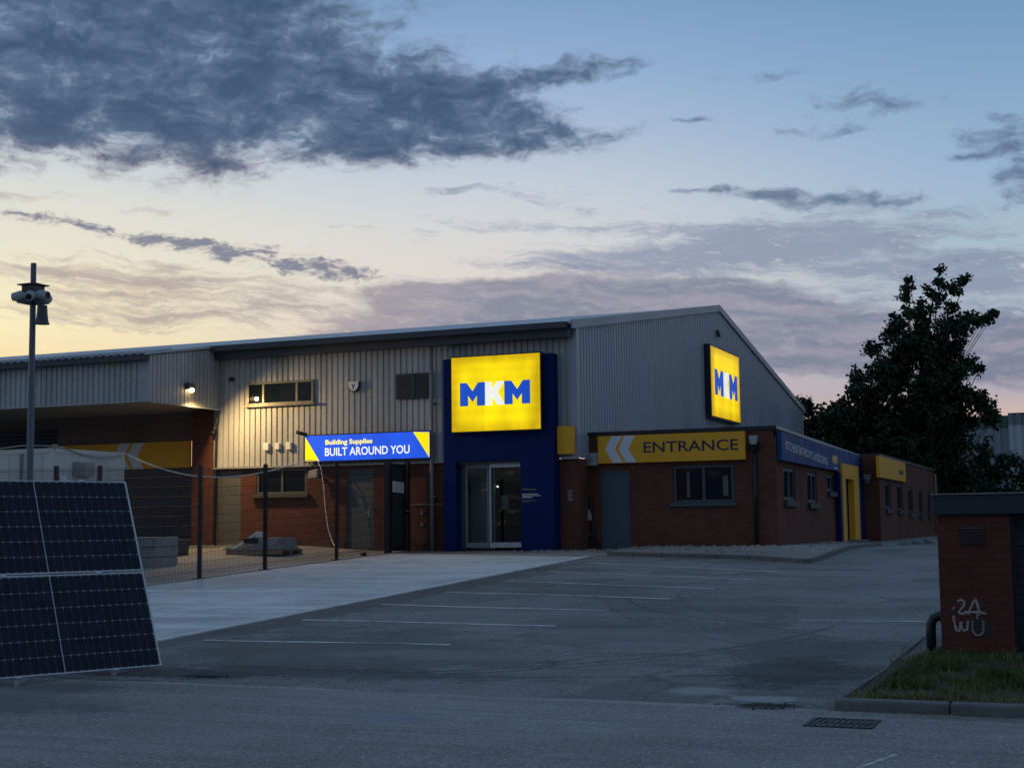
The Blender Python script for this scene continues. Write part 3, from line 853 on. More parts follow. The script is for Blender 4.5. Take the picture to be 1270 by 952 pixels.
flat_door(B, 'door', -24.40, -23.56, .95, 3.30, 35.80, worn('olive_door', (.115, .120, .105), .5, .12, 2.0))
flat_door(B, 'door', -20.00, -19.14, 1.03, 3.27, 35.82, M_door, (-19.32, 2.00))


def window(parent, axis, pos, face, a0, a1, z0, z1, mull, fm, gm=M_glass, fw=.055, sill=True, dep=.05, back=.06, name='window'):
    """frame bars proud of pos, glass set back inside them"""
    P = (lambda a, b, d0, d1, z0, z1: MB().box(a, b, min(pos + face * d0, pos + face * d1), max(pos + face * d0, pos + face * d1), z0, z1)) if axis == 'y' else \
        (lambda a, b, d0, d1, z0, z1: MB().box(min(pos + face * d0, pos + face * d1), max(pos + face * d0, pos + face * d1), a, b, z0, z1))

    def add(mb, *a):
        q = P(*a); mb.add(q.v, q.f); return mb
    g = build(name, add(MB(), a0 + .01, a1 - .01, -back, -back + .012, z0 + .01, z1 - .01), gm, parent)
    f = MB()
    add(f, a0, a0 + fw, -back, dep, z0, z1); add(f, a1 - fw, a1, -back, dep, z0, z1)
    add(f, a0 + fw, a1 - fw, -back, dep, z1 - fw, z1); add(f, a0 + fw, a1 - fw, -back, dep, z0, z0 + fw)
    for mu in mull:
        add(f, mu - fw * .6, mu + fw * .6, -back + .013, dep - .004, z0 + fw, z1 - fw)
    build('window_frame', f, fm, g, bevel=.006)
    if sill:
        build('sill', add(MB(), a0 - .08, a1 + .08, dep * .2, dep + .09, z0 - .06, z0 - .002), fm, g)
    return g


window(B, 'y', 35.655, -1, -23.27, -21.02, 5.225, 5.895, [-22.72, -21.58], worn('upper_window_frame', (.15, .145, .135), .4, .1, 5.0), fw=.06, dep=.04, back=-.005)
wl = window(B, 'y', 35.80, -1, -23.01, -21.33, 2.60, 3.34, [-22.16], worn('lower_window_frame', (.13, .13, .125), .4, .1, 5.0), fw=.06, dep=.02, back=.05)
build('deep_sill', MB().box(-23.12, -21.20, 35.60, 35.86, 2.50, 2.58), worn('window_sill_concrete', (.07, .07, .066), .7, .15, 3.0), wl)
# louvre high on the wall
mb = MB().box(-18.325, -17.24, 35.60, 35.69, 5.185, 5.90)
lv = build('louvre', mb, M_fascia, B)
mb = MB()
for k in range(12):
    z = 5.215 + k * .055
    for (a, b) in ((-18.29, -17.80), (-17.76, -17.275)):
        mb.add([(a, 35.60, z + .045), (b, 35.60, z + .045), (b, 35.565, z), (a, 35.565, z)], [(3, 2, 1, 0)])
mb.box(-17.80, -17.76, 35.57, 35.60, 5.19, 5.895)
build('louvre_blades', mb, worn('louvre_paint', (.075, .080, .085), .5, .1, 4.0), lv)
build('downpipe', MB().tube([(-17.18, 35.52, 6.9), (-17.18, 35.52, .95)], .055, 10).box(-17.26, -17.10, 35.5, 35.68, 5.0, 5.05).box(-17.26, -17.10, 35.5, 35.7, 2.4, 2.45), M_frame, B, smooth=True)
build('downpipe', MB().tube([(-24.30, 35.62, 5.0), (-24.36, 35.66, 4.7), (-24.44, 35.68, 1.1)], .04, 8), M_fascia, B, smooth=True)
# conduit and tap on the brick right of the gate
build('conduit', MB().tube([(-17.95, 35.735, 2.22), (-16.95, 35.735, 2.22)], .012, 6).box(-17.62, -17.56, 35.70, 35.76, 1.93, 2.05).box(-17.62, -17.56, 35.70, 35.76, 1.62, 1.72), M_trim, B)
# faint old markings on the brick corner right of the portal
mk = MB()
for (zz, w) in ((2.50, .16), (2.44, .12), (2.38, .14), (2.32, .10), (2.26, .15)):
    mk.box(-13.26, -13.26 + w, 35.752, 35.757, zz, zz + .028)
build('wall_marking', mk, M_rag, br)

# blue entrance portal in front of the wall
PT = thing('entrance_portal', 'deep blue square entrance portal framing glass sliding doors under the lit sign', 'portal', (-15.1, 35.5, .95))
mb = MB()
for (x0, x1, z0, z1) in ((-16.715, -16.335, .94, 6.20), (-14.44, -13.468, .94, 6.20), (-16.335, -14.44, 3.37, 6.20)):
    mb.box(x0, x1, 35.30, 35.80 if z0 > 1 else 35.755, z0, z1)
build('portal_surround', mb, M_navy, PT, bevel=.008)
build('portal_base', MB().box(-14.43, -13.48, 35.33, 35.74, .86, .94), M_black, PT)
build('head_box', MB().box(-16.335, -14.44, 35.42, 35.80, 3.30, 3.372), M_fascia, PT)


def leaf_door(x0, x1, y, fw, fm):
    g = build('sliding_door', MB().box(x0 + .02, x1 - .02, y + .015, y + .03, 1.05, 3.28), M_clear, PT)
    build('door_frame', MB().box(x0, x0 + fw, y, y + .05, 1.02, 3.30).box(x1 - fw, x1, y, y + .05, 1.02, 3.30).box(x0 + fw, x1 - fw, y, y + .05, 3.19, 3.30).box(x0 + fw, x1 - fw, y, y + .05, 1.02, 1.16), fm, g)
    return g


leaf_door(-16.20, -15.50, 35.62, .055, M_frame)
g2 = leaf_door(-15.46, -14.46, 35.56, .05, M_alu)
build('jamb', MB().box(-16.335, -16.20, 35.60, 35.75, .97, 3.30).box(-15.50, -15.42, 35.60, 35.70, 1.02, 3.30), M_dframe, PT)
# lobby behind the doors
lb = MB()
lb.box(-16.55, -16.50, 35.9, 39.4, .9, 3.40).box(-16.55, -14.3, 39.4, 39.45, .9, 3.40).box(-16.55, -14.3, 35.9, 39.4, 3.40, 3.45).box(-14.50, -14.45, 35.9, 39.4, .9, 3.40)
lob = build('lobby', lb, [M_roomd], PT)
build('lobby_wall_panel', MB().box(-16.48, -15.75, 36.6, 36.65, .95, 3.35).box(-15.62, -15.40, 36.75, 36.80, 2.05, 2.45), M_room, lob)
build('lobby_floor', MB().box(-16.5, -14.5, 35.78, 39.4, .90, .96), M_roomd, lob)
build('indicator_light', MB().tube([(-15.66, 36.58, 2.70), (-15.66, 36.62, 2.70)], .026, 8), M_led, lob)
# welcome lettering on the right jamb
wl_ = text_mb('Welcome', .40, .055, (-14.385, 35.298, 2.545), XF, ZU, NF)
build('welcome_heading', wl_, M_orange, PT)
mb = MB(); mb3 = MB(); rnd = random.Random(9)
for i, (w, zz, hh, tgt) in enumerate(((.46, 2.43, .022, mb), (.53, 2.388, .022, mb), (.29, 2.346, .022, mb), (.22, 2.285, .012, mb3), (.42, 2.258, .012, mb3), (.20, 2.22, .012, mb3))):
    x = -14.385
    while x < -14.385 + w:
        l = rnd.uniform(.03, .075)
        tgt.box(x, min(x + l, -14.385 + w), 35.296, 35.2985, zz, zz + hh); x += l + .014
build('small_print', mb, M_ltext, PT)
build('small_print', mb3, worn('grey_vinyl', (.22, .22, .24), .5, .05, 3.0), PT)

# ------------------------------------------------------------------ signs
M_POLY = [(0, 0), (0, 1), (.27, 1), (.5, .63), (.73, 1), (1, 1), (1, 0), (.68, 0), (.68, .45), (.5, .17), (.32, .45), (.32, 0)]
K_POLY = [(0, 0), (0, 1), (.36, 1), (.36, .64), (.62, 1), (1.0, 1), (.66, .53), (1.04, 0), (.62, 0), (.36, .40), (.36, 0)]


def block_letters(parent, o, X, n, w, h, lift=.012, mm=M_lb, mk=M_lw):
    o = Vector(o) + Vector(n) * lift; X = Vector(X)
    wm = w * .362; wk = w * .272
    def sc_(p, ww): return [(q[0] * ww, q[1] * h) for q in p]
    build('letter', MB().prism(sc_(M_POLY, wm), o, X, ZU, n, lift - .001), mm, parent)
    build('letter', MB().prism(sc_(M_POLY, wm), o + X * (w - wm), X, ZU, n, lift - .001), mm, parent)
    build('letter', MB().prism(sc_(K_POLY, wk), o + X * (wm + .002), X, ZU, n, lift + .003), mk, parent)


S = thing('illuminated_sign', 'big lit yellow sign with blue and white letters on the blue entrance portal', 'sign', (-15.05, 35.2, 4.15))
build('sign_face', MB().box(-16.355, -13.76, 35.095, 35.12, 4.165, 6.195), M_ly, S)
build('sign_box', MB().box(-16.39, -13.725, 35.12, 35.298, 4.13, 6.23), M_black, S)
block_letters(S, (-16.10, 35.095, 4.855), XF, NF, 2.06, .635)
S = thing('illuminated_sign', 'lit yellow square sign high on the grey gable wall at the right', 'sign', (-12.75, 51.1, 5.4))
build('sign_face', MB().box(-12.70, -12.675, 49.10, 53.25, 5.41, 7.90), M_lyg, S)
build('sign_box', MB().box(-12.92, -12.70, 49.03, 53.32, 5.34, 7.97), M_navyd, S)
block_letters(S, (-12.675, 49.50, 6.19), YS, NS, 3.35, .93)

S = thing('banner_sign', 'lit blue and yellow strip sign reading Built Around You above the gate', 'sign', (-19.2, 35.5, 3.5))
x0, x1, z0, z1 = -21.17, -17.195, 3.51, 4.24
build('sign_face', MB().box(x0, x1, 35.42, 35.44, z0, z1), M_bb, S)
build('sign_box', MB().box(x0 - .03, x1 + .03, 35.44, 35.62, z0 - .03, z1 + .03), M_black, S)
build('corner_triangle', MB().prism([(0, 0), (.47, 0), (0, .70)], (x0 + .004, 35.417, z0), XF, ZU, NF, .002), M_by, S)
build('corner_triangle', MB().prism([(0, 0), (0, .70), (-.50, .725)], (x1 - .004, 35.417, z0 + .002), XF, ZU, NF, .002), M_by, S)
build('lettering', text_mb('BUILT AROUND YOU', 2.70, .235, (-20.51, 35.417, z0 + .135), XF, ZU, NF, .002, .012), M_bw, S)
build('lettering', text_mb('Building Supplies', 1.52, .185, (-20.50, 35.417, z0 + .415), XF, ZU, NF, .002, .028), M_bty, S)

S = thing('entrance_sign', 'unlit golden Entrance sign with two white chevrons on the low brick block', 'sign', (-10.6, 36.5, 3.25))
x0, x1, z0, z1 = -12.63, -8.575, 3.25, 3.99
build('sign_panel', MB().box(x0, x1, 36.45, 36.585, z0, z1), M_yellow, S, bevel=.006)
h = z1 - z0
for k in (0, 1):
    o = .372 * k
    build('chevron', MB().prism([(.22 + o, 0), (.39 + o + .33 * 0, h), (.70 + o, h), (.49 + o, h / 2), (.72 + o, 0), (.44 + o, 0), (.22 + o, h / 2), (.39 + o, h)][2:] if False else
                                [(.39 + o, h - .01), (.70 + o, h - .01), (.49 + o, h / 2), (.72 + o, .01), (.44 + o, .01), (.22 + o, h / 2)], (x0, 36.448, z0), XF, ZU, NF, .0015), M_chev, S)
build('lettering', text_mb('ENTRANCE', 2.58, .29, (-11.33, 36.448, 3.505), XF, ZU, NF, .001, .012), M_text, S)

S = thing('fascia_sign', 'long blue fascia sign with pale lettering along the side of the brick block', 'sign', (-7.72, 43, 3.2))
mb = MB()
za = lambda y: 3.215 - .04 * (y - 36.7) / 12.4
zb = lambda y: 3.955 - .10 * (y - 36.7) / 12.4
mb.hexa([(-7.785, 36.66, za(36.7)), (-7.66, 36.66, za(36.7)), (-7.66, 49.2, za(49)), (-7.785, 49.2, za(49))], [(-7.785, 36.66, zb(36.7)), (-7.66, 36.66, zb(36.7)), (-7.66, 49.2, zb(49)), (-7.785, 49.2, zb(49))])
build('sign_panel', mb, M_bluef, S)
slant = Vector((0, 1, -.035))
for (word, off, w) in (('KITCHENS', 0, 1.66), ('BATHROOMS', 1.83, 1.87), ('LANDSCAPING', 3.87, 2.29)):
    build('lettering', text_mb(word, w, .235, Vector((-7.656, 37.12, 3.515)) + slant * off, slant, ZU, NS, .002, .006), M_ltext, S)
for (o, w, m) in ((0, .36, M_yellow), (.34, .32, M_chev), (.63, .36, M_yellow)):
    P = K_POLY if m is M_chev else M_POLY
    build('letter', MB().prism([(q[0] * w, q[1] * .26) for q in P], (-7.652, 44.02 + o, 3.40), slant, ZU, NS, .003), m, S)
mb = MB(); y = 44.25
for l in (.16, .10, .2, .14):
    mb.box(-7.658, -7.656, y, y + l, 3.25, 3.29); y += l + .05
build('small_print', mb, M_ltext, S)

S = thing('fascia_sign', 'unlit golden fascia sign on the brick annex beyond the yellow doorway', 'sign', (-7.05, 52.7, 3.09))
build('sign_panel', MB().box(-7.105, -7.0, 49.30, 56.25, 3.09, 3.82), M_yellowd, S, bevel=.006)
block_letters(S, (-7.0, 54.35, 3.33), YS, NS, 1.15, .17, .004, M_text, M_text)

S = tag(build('blank_panel', MB().box(-13.445, -12.96, 35.50, 35.60, 3.49, 4.235), M_yellow, bevel=.006), 'small square unlit yellow panel beside the blue portal, above brick corner', 'sign')
S = thing('loading_sign', 'long golden sign with white chevrons above the dark roller shutter under the canopy', 'sign', (-28.3, 36.4, 3.49))
build('sign_panel', MB().box(-31.3, -25.77, 36.355, 36.395, 3.49, 4.31), M_yellow, S)
for k in (0, 1):
    o = -28.64 + .52 * k
    build('chevron', MB().prism([(.22 + o, .81), (.62 + o, .81), (.36 + o, .41), (.62 + o, .01), (.22 + o, .01), (-.02 + o, .41)], (0, 36.3535, 3.49), XF, ZU, NF, .0015), M_chev, S)

# ------------------------------------------------------------------ small fixtures on the main building
BL = thing('bulkhead_light', 'glowing warm wall light on the canopy return facing the yard', 'lamp', (-24.2, 34.05, 5.6))
build('lamp_body', MB().box(-24.26, -24.12, 33.90, 34.20, 5.62, 5.80), M_fascia, BL, bevel=.01)
build('lamp_lens', MB().tube([(-24.20, 34.05, 5.60), (-24.14, 34.05, 5.60), (-24.08, 34.05, 5.585), (-24.05, 34.05, 5.575)], [.065, .072, .06, .03], 14), M_lamp, BL, smooth=True)
ld = bpy.data.lights.new('wall_lamp_light', 'SPOT')
ld.energy = 640; ld.color = (1.0, .64, .25); ld.shadow_soft_size = .05; ld.spot_size = math.radians(160); ld.spot_blend = .85
lo = bpy.data.objects.new('wall_lamp_light', ld); COL.objects.link(lo)
lo.parent = BL; lo.location = (.22, 0, -.02)
lo.rotation_euler = Vector((-.60, -.14, .79)).to_track_quat('Z', 'Y').to_euler()

AL = thing('alarm_box', 'white and black shield shaped alarm box high on the grey cladding', 'alarm', (-19.67, 35.6, 5.5))
sh = [(-.16, .14), (.16, .14), (.15, -.02), (.09, -.10), (0, -.135), (-.09, -.10), (-.15, -.02)]
build('alarm_back', MB().prism([(q[0] * 1.12, q[1] * 1.12 - .02) for q in sh], (-19.67, 35.60, 5.62), XF, ZU, NF, .06), M_black, AL)
build('alarm_cover', MB().prism(sh, (-19.67, 35.56, 5.62), XF, ZU, NF, .05), M_white, AL, bevel=.01)
build('alarm_emblem', MB().prism([(-.07, .07), (-.035, .07), (0, .02), (.035, .07), (.07, .07), (.02, -.01), (.02, -.07), (-.02, -.07), (-.02, -.01)], (-19.67, 35.557, 5.62), XF, ZU, NF, .003), M_bluef, AL)
for i, (x, lab) in enumerate(((-22.60, 'small white wall box on the lit cladding, nearest the yard canopy'), (-22.22, 'small white wall box on the lit cladding, middle one of three'),
                              (-21.835, 'small white wall box on the lit cladding, closest to the blue banner'))):
    q = .085 if i != 1 else .075
    tag(build('junction_box', MB().box(x - q, x + q, 35.58, 35.69, 3.99 - q * 1.25, 3.99 + q * 1.25), M_white, bevel=.012), lab, 'box', 'white wall boxes')
CC = thing('security_camera', 'dark bullet camera on the cladding above the left end of the banner', 'camera', (-21.2, 35.6, 4.3))
build('camera_body', MB().tube([(-21.40, 35.30, 4.36), (-21.12, 35.45, 4.27)], .055, 10), M_black, CC, smooth=True)
build('camera_bracket', MB().tube([(-21.14, 35.45, 4.27), (-21.08, 35.55, 4.22), (-21.08, 35.68, 4.22)], .022, 8), M_black, CC)
tag(build('security_camera', MB().tube([(-23.79, 35.66, 6.04), (-23.79, 35.54, 6.04), (-23.79, 35.47, 5.99)], [.06, .06, .045], 10), M_black, smooth=True), 'small dark camera high on the cladding near the canopy corner', 'camera')
tag(build('security_camera', MB().tube([(-24.40, 35.64, 4.50), (-24.40, 35.56, 4.47), (-24.40, 35.50, 4.40)], [.07, .075, .05], 10), M_black, smooth=True), 'dark dome camera at the edge of the lit cladding under the canopy', 'camera')
tag(build('security_camera', MB().tube([(-12.90, 50.8, 8.62), (-12.80, 50.8, 8.62)], .07, 10).box(-12.86, -12.74, 50.70, 50.92, 8.42, 8.56), M_navyd), 'small dark camera near the top of the grey gable wall', 'camera')
FL = thing('floodlight', 'unlit square floodlight below the left end of the blue banner', 'lamp', (-20.9, 35.6, 3.0))
build('light_head', MB().hexa([(-21.05, 35.36, 3.02), (-20.76, 35.36, 3.06), (-20.76, 35.50, 3.02), (-21.05, 35.50, 2.98)], [(-21.04, 35.40, 3.24), (-20.75, 35.40, 3.30), (-20.75, 35.54, 3.28), (-21.04, 35.54, 3.22)]), M_rag, FL)
build('light_bracket', MB().box(-20.95, -20.85, 35.50, 35.76, 3.10, 3.16), M_black, FL)

# white cable slung from the cabin to the banner and down to the ground
pts = []
for i in range(25):
    t = i / 24
    a = Vector((-20.70, 26.7, 3.35)); b = Vector((-21.05, 35.40, 3.55))
    p = a.lerp(b, t); p.z -= .82 * 4 * t * (1 - t) * (.75 + .5 * (1 - t)) * .62
    pts.append(p)
for q in ((-20.75, 35.40, 3.52), (-20.62, 35.38, 3.30), (-20.52, 35.36, 2.80), (-20.46, 35.34, 2.2), (-20.34, 35.30, 1.6), (-20.15, 35.2, 1.22), (-19.85, 34.95, .98), (-19.5, 34.8, .96), (-19.35, 35.0, .97), (-19.05, 35.3, 1.0)):
    pts.append(Vector(q))
tag(build('cable', MB().tube(pts, .016, 6), M_white, smooth=True), 'white cable sagging from the cabin to the banner and down to the ground', 'cable')
tag(build('cable', MB().tube([(-22.2, 24.22, 3.40), (-21.6, 24.25, 3.45), (-20.85, 24.26, 3.43), (-20.72, 24.6, 3.40), (-20.71, 25.3, 3.26), (-20.70, 25.9, 3.22), (-20.70, 26.6, 3.33)], .014, 6), M_rag, smooth=True),
    'grey cable draped along the top edge of the white cabin', 'cable')

# ------------------------------------------------------------------ low brick block with the entrance sign
LB = thing('brick_block', 'single storey red brick shop block with flat roof beside the grey gable', 'building', (-10.4, 43, .93))
holes_f = [(-12.59, -11.80, .9, 3.05), (-10.58, -8.93, 2.10, 3.15)]
holes_s = [(37.42, 38.92, 2.13, 3.06), (40.67, 42.11, 2.10, 3.04), (43.86, 45.20, 2.48, 3.05), (46.0, 47.75, .9, 3.0)]
mb = walls(MB(), 'y', 36.60, -1, U1, -7.80, .6, 4.02, holes_f, .14)
walls(mb, 'x', -7.80, 1, 36.60, 49.95, .6, 3.86, holes_s, .14)
br = build('wall', mb, M_brick, LB)
build('roof', MB().box(U1 + .01, -7.84, 36.64, 49.94, 3.80, 3.86), M_fascia, LB)
build('roof_fascia', MB().box(-12.985, -7.765, 36.55, 36.66, 4.02, 4.115), M_black, LB)
mb = MB().hexa([(-7.86, 36.56, 4.03), (-7.755, 36.56, 4.03), (-7.755, 49.95, 3.83), (-7.86, 49.95, 3.83)], [(-7.86, 36.56, 4.105), (-7.755, 36.56, 4.105), (-7.755, 49.95, 3.91), (-7.86, 49.95, 3.91)])
build('roof_capping', mb, M_trim, LB)
mb = MB().hexa([(-7.85, 36.60, 3.85), (-7.80, 36.60, 3.85), (-7.80, 49.95, 3.84), (-7.85, 49.95, 3.84)], [(-7.85, 36.60, 4.03), (-7.80, 36.60, 4.03), (-7.80, 49.95, 3.845), (-7.85, 49.95, 3.845)])
build('brick_course', mb, M_brick, LB)
flat_door(LB, 'door', -12.59, -11.80, .95, 3.05, 36.64, worn('teal_grey_door', (.050, .085, .115), .5, .12, 2.0))
wn_ = window(LB, 'y', 36.66, -1, -10.57, -8.94, 2.16, 3.14, [-9.75], M_dframe, fw=.07, dep=.03, back=.05)
build('deep_sill', MB().box(-10.66, -8.86, 36.53, 36.72, 2.06, 2.155), worn('dark_sill', (.06, .075, .09), .6, .1, 3.0), wn_)
build('blind', MB().box(-10.22, -10.14, 36.66, 36.70, 2.30, 2.98), worn('window_curtain', (.13, .10, .085), .7, .1, 3.0), wn_)
build('blind', MB().box(-9.24, -9.10, 36.66, 36.70, 2.32, 2.85), worn('window_blind', (.10, .115, .13), .7, .1, 3.0), wn_)
for (a, b, z0, z1) in holes_s[:3]:
    w_ = window(LB, 'x', -7.86, 1, a + .01, b - .01, z0 + .06, z1 - .01, [(a + b) / 2 + .1], M_dframe, fw=.09, dep=.03, back=.04, sill=False)
    build('deep_sill', MB().box(-7.86, -7.70, a - .06, b + .06, z0 - .10, z0 + .05), worn('sill_slate', (.035, .042, .048), .6, .15, 3.0), w_)
build('downpipe', MB().tube([(-8.35, 36.53, 3.58), (-8.36, 36.53, .95)], .05, 10), M_black, LB, smooth=True)
build('rain_hopper', MB().hexa([(-8.43, 36.44, 3.48), (-8.28, 36.44, 3.48), (-8.28, 36.59, 3.48), (-8.43, 36.59, 3.48)], [(-8.50, 36.38, 3.66), (-8.21, 36.38, 3.66), (-8.21, 36.59, 3.66), (-8.50, 36.59, 3.66)]), M_black, LB)
tag(build('floodlight', MB().hexa([(-8.41, 36.36, 3.64), (-8.27, 36.36, 3.64), (-8.27, 36.42, 3.62), (-8.41, 36.42, 3.62)], [(-8.44, 36.30, 3.84), (-8.20, 36.30, 3.84), (-8.20, 36.40, 3.86), (-8.44, 36.40, 3.86)]).tube([(-8.32, 36.42, 3.72), (-8.32, 36.6, 3.72)], .025, 6), worn('floodlight_glass', (.42, .45, .48), .3, .1, 5.0)),
    'small pale floodlight above the rain hopper beside the Entrance sign', 'lamp')
VT = thing('wall_vent', 'pale slatted metal vent box left of the Entrance sign', 'vent', (-12.8, 36.4, 3.2))
build('vent_box', MB().box(-12.975, -12.635, 36.36, 36.59, 3.20, 3.535), M_steel, VT)
mb = MB()
for k in range(6):
    mb.box(-12.965, -12.645, 36.335, 36.36, 3.22 + k * .052, 3.245 + k * .052)
build('vent_slats', mb, M_steel, VT)
DP = thing('drain_pipe', 'black drain pipe and hopper in the corner by the brick block', 'pipe', (-12.9, 36.3, .93))
build('pipe', MB().tube([(-12.86, 36.48, 2.35), (-12.86, 36.48, 1.75), (-12.80, 36.45, 1.6), (-12.80, 36.45, .95)], .045, 8).tube([(-12.95, 36.42, 1.35), (-12.7, 36.48, 1.25)], .04, 8).box(-12.9, -12.62, 36.38, 36.56, .95, 1.12), M_black, DP)
tag(build('rag', MB().prism([(-.09, -.02), (.10, -.03), (.07, .16), (.01, .28), (-.04, .16)], (-12.90, 36.36, 1.75), XF, ZU, NF, .04), M_rag, bevel=.01), 'pale grey rag caught on the drain pipe in the brick corner', 'rag')

# yellow and blue side doorway
DW = thing('side_doorway', 'yellow framed shop doorway with blue side panels on the brick block', 'doorway', (-7.7, 47, .93))
build('blue_panel', MB().box(-7.79, -7.63, 45.12, 45.44, .90, 3.14).box(-7.79, -7.63, 48.69, 49.92, .90, 3.14).box(-7.79, -7.66, 49.21, 49.92, 3.14, 3.80), M_navy, DW)
build('yellow_frame', MB().box(-7.79, -7.60, 45.44, 46.0, .90, 3.45).box(-7.79, -7.60, 47.62, 48.69, .90, 3.45).box(-7.79, -7.60, 46.0, 47.62, 2.98, 3.45), M_yellow, DW)
gd = build('glass_door', MB().box(-7.90, -7.88, 46.0, 47.62, .95, 2.98), M_glass, DW)
build('door_frame', MB().box(-7.88, -7.84, 46.0, 46.10, .95, 2.98).box(-7.88, -7.84, 46.75, 46.86, .95, 2.98).box(-7.88, -7.84, 47.52, 47.62, .95, 2.98).box(-7.88, -7.84, 46.10, 47.52, 2.86, 2.98), M_alu, gd)
build('step', MB().box(-7.75, -7.2, 45.9, 47.8, .90, 1.02), M_kerb, DW)

# annex further back
AX = thing('brick_annex', 'low red brick annex with a row of narrow windows behind the doorway', 'building', (-9.5, 58, .9))
wn5 = [(51.25, 52.60, 1.98, 2.98), (54.40, 55.90, 1.95, 2.98), (57.65, 59.05, 1.85, 2.90), (61.0, 62.35, 1.80, 2.84), (64.2, 65.4, 1.78, 2.82)]
mb = walls(MB(), 'y', 49.95, -1, -7.80, -7.11, .6, 3.88)
walls(mb, 'x', -7.11, 1, 49.95, 67.2, .4, 3.84, wn5, .14)
walls(mb, 'y', 67.2, 1, -12.9, -7.11, .4, 3.84)
br = build('wall', mb, M_brick, AX)
build('roof', MB().box(-12.9, -7.07, 49.97, 67.25, 3.84, 3.93), M_fascia, AX)
for (a, b, z0, z1) in wn5:
    w_ = window(AX, 'x', -7.17, 1, a + .01, b - .01, z0 + .06, z1 - .01, [], M_dframe, fw=.09, dep=.03, back=.04, sill=False)
    build('deep_sill', MB().box(-7.17, -7.02, a - .06, b + .06, z0 - .10, z0 + .05), MATS['sill_slate'], w_)
build('downpipe', MB().tube([(-7.04, 66.9, 3.7), (-7.04, 66.9, .9)], .05, 8), M_frame, AX)
tag(build('wall_lamp', MB().box(-7.60, -7.36, 49.75, 49.94, 3.05, 3.22).tube([(-7.48, 49.8, 3.03), (-7.48, 49.7, 2.96)], .09, 8), M_frame), 'small wall lamp on the end of the brick annex by the doorway', 'lamp')
rnd = random.Random(12)
for i in range(3):
    mb = MB(); x, y = -5.35 + i * .28, 42.0 + i * .6
    mb.hexa([(x - .16, y - .2, .92), (x + .2, y - .22, .92), (x + .22, y + .2, .92), (x - .18, y + .2, .92)], [(x - .12, y - .14, 1.0 + .05 * i), (x + .14, y - .16, .99), (x + .13, y + .16, 1.03), (x - .12, y + .14, 1.02)])
    tag(build('rubble_block', mb, M_kerb, bevel=.02), 'broken pale kerb stone lying on the asphalt before the annex', 'rubble', 'broken kerb stones')

# ------------------------------------------------------------------ yard: fence, gate, cabin, pole, goods
FN = thing('mesh_fence', 'dark wire mesh fence with square posts between yard and concrete apron', 'fence', (-18.1, 26, .5))
posts = [18.4, 21.3, 22.55, 25.9, 28.5, 31.84]
for y in posts:
    g = gz(-18.1, y)
    p = build('post', MB().box(-18.135, -18.065, y - .035, y + .035, g - .05, g + 2.46), M_black, FN)
    build('base_plate', MB().box(-18.22, -17.98, y - .10, y + .10, g - .02, g + .024), M_black, p)
segs = list(zip(posts[:-1], posts[1:])) + [(31.84, 34.40)]
for (a, b) in [(12.0, 15.2), (15.2, 18.4)] + segs:
    mb = MB()
    n = int((b - a - .1) / .05)
    for i in range(n + 1):
        y = a + .05 + i * .05; g = gz(-18.1, y) + .06
        mb.box(-18.1025, -18.0975, y - .0025, y + .0025, g, g + 2.36)
    for k in range(12):
        z = .1 + k * .2
        mb.hexa([(-18.109, a + .04, gz(-18.1, a) + z + .06), (-18.103, a + .04, gz(-18.1, a) + z + .06), (-18.103, b - .04, gz(-18.1, b) + z + .06), (-18.109, b - .04, gz(-18.1, b) + z + .06)],
                [(-18.109, a + .04, gz(-18.1, a) + z + .067), (-18.103, a + .04, gz(-18.1, a) + z + .067), (-18.103, b - .04, gz(-18.1, b) + z + .067), (-18.109, b - .04, gz(-18.1, b) + z + .067)])
    build('mesh_panel', mb, M_black, FN)
GT = thing('gate', 'tall black framed mesh gate with paper notices below the blue banner', 'gate', (-18.0, 35.1, .9))
build('gate_post', MB().box(-18.06, -17.90, 34.36, 34.50, .85, 3.40), M_black, GT)
build('gate_post', MB().box(-18.02, -17.90, 35.50, 35.62, .90, 3.42), M_black, GT)
lf = build('gate_leaf', MB().box(-18.0, -17.95, 34.55, 34.63, .97, 3.34).box(-18.0, -17.95, 35.37, 35.45, .97, 3.34).box(-18.0, -17.95, 34.63, 35.37, .97, 1.06).box(-18.0, -17.95, 34.63, 35.37, 3.26, 3.34), M_black, GT)
mb = MB()
for i in range(17):
    mb.box(-17.977, -17.972, 34.65 + i * .045, 34.655 + i * .045, 1.06, 3.26)
for i in range(44):
    mb.box(-17.972, -17.967, 34.63, 35.37, 1.08 + i * .05, 1.085 + i * .05)
build('gate_mesh', mb, M_black, lf)
build('gate_infill', MB().box(-17.99, -17.982, 34.63, 35.37, 1.06, 3.26), worn('grey_green_sheet', (.085, .10, .10), .5, .12, 2.0), lf)
build('lock_box', MB().box(-18.01, -17.90, 35.28, 35.50, 2.0, 2.28), M_black, lf)
build('gate_handle', MB().tube([(-17.92, 35.42, 2.05), (-17.86, 35.42, 2.05), (-17.86, 35.30, 2.05)], .018, 8), M_steel, lf)
for i in range(3):
    y = 34.68 + i * .235
    nt = build('paper_notice', MB().box(-17.966, -17.962, y, y + .205, 2.56 - .01 * i, 2.86 - .012 * i), M_white, GT)
    mb = MB()
    for k in range(5):
        mb.box(-17.9615, -17.9605, y + .03, y + .05 + .10 * rnd.random() + .03, 2.62 + k * .04, 2.632 + k * .04)
    build('notice_print', mb, M_rag, nt)

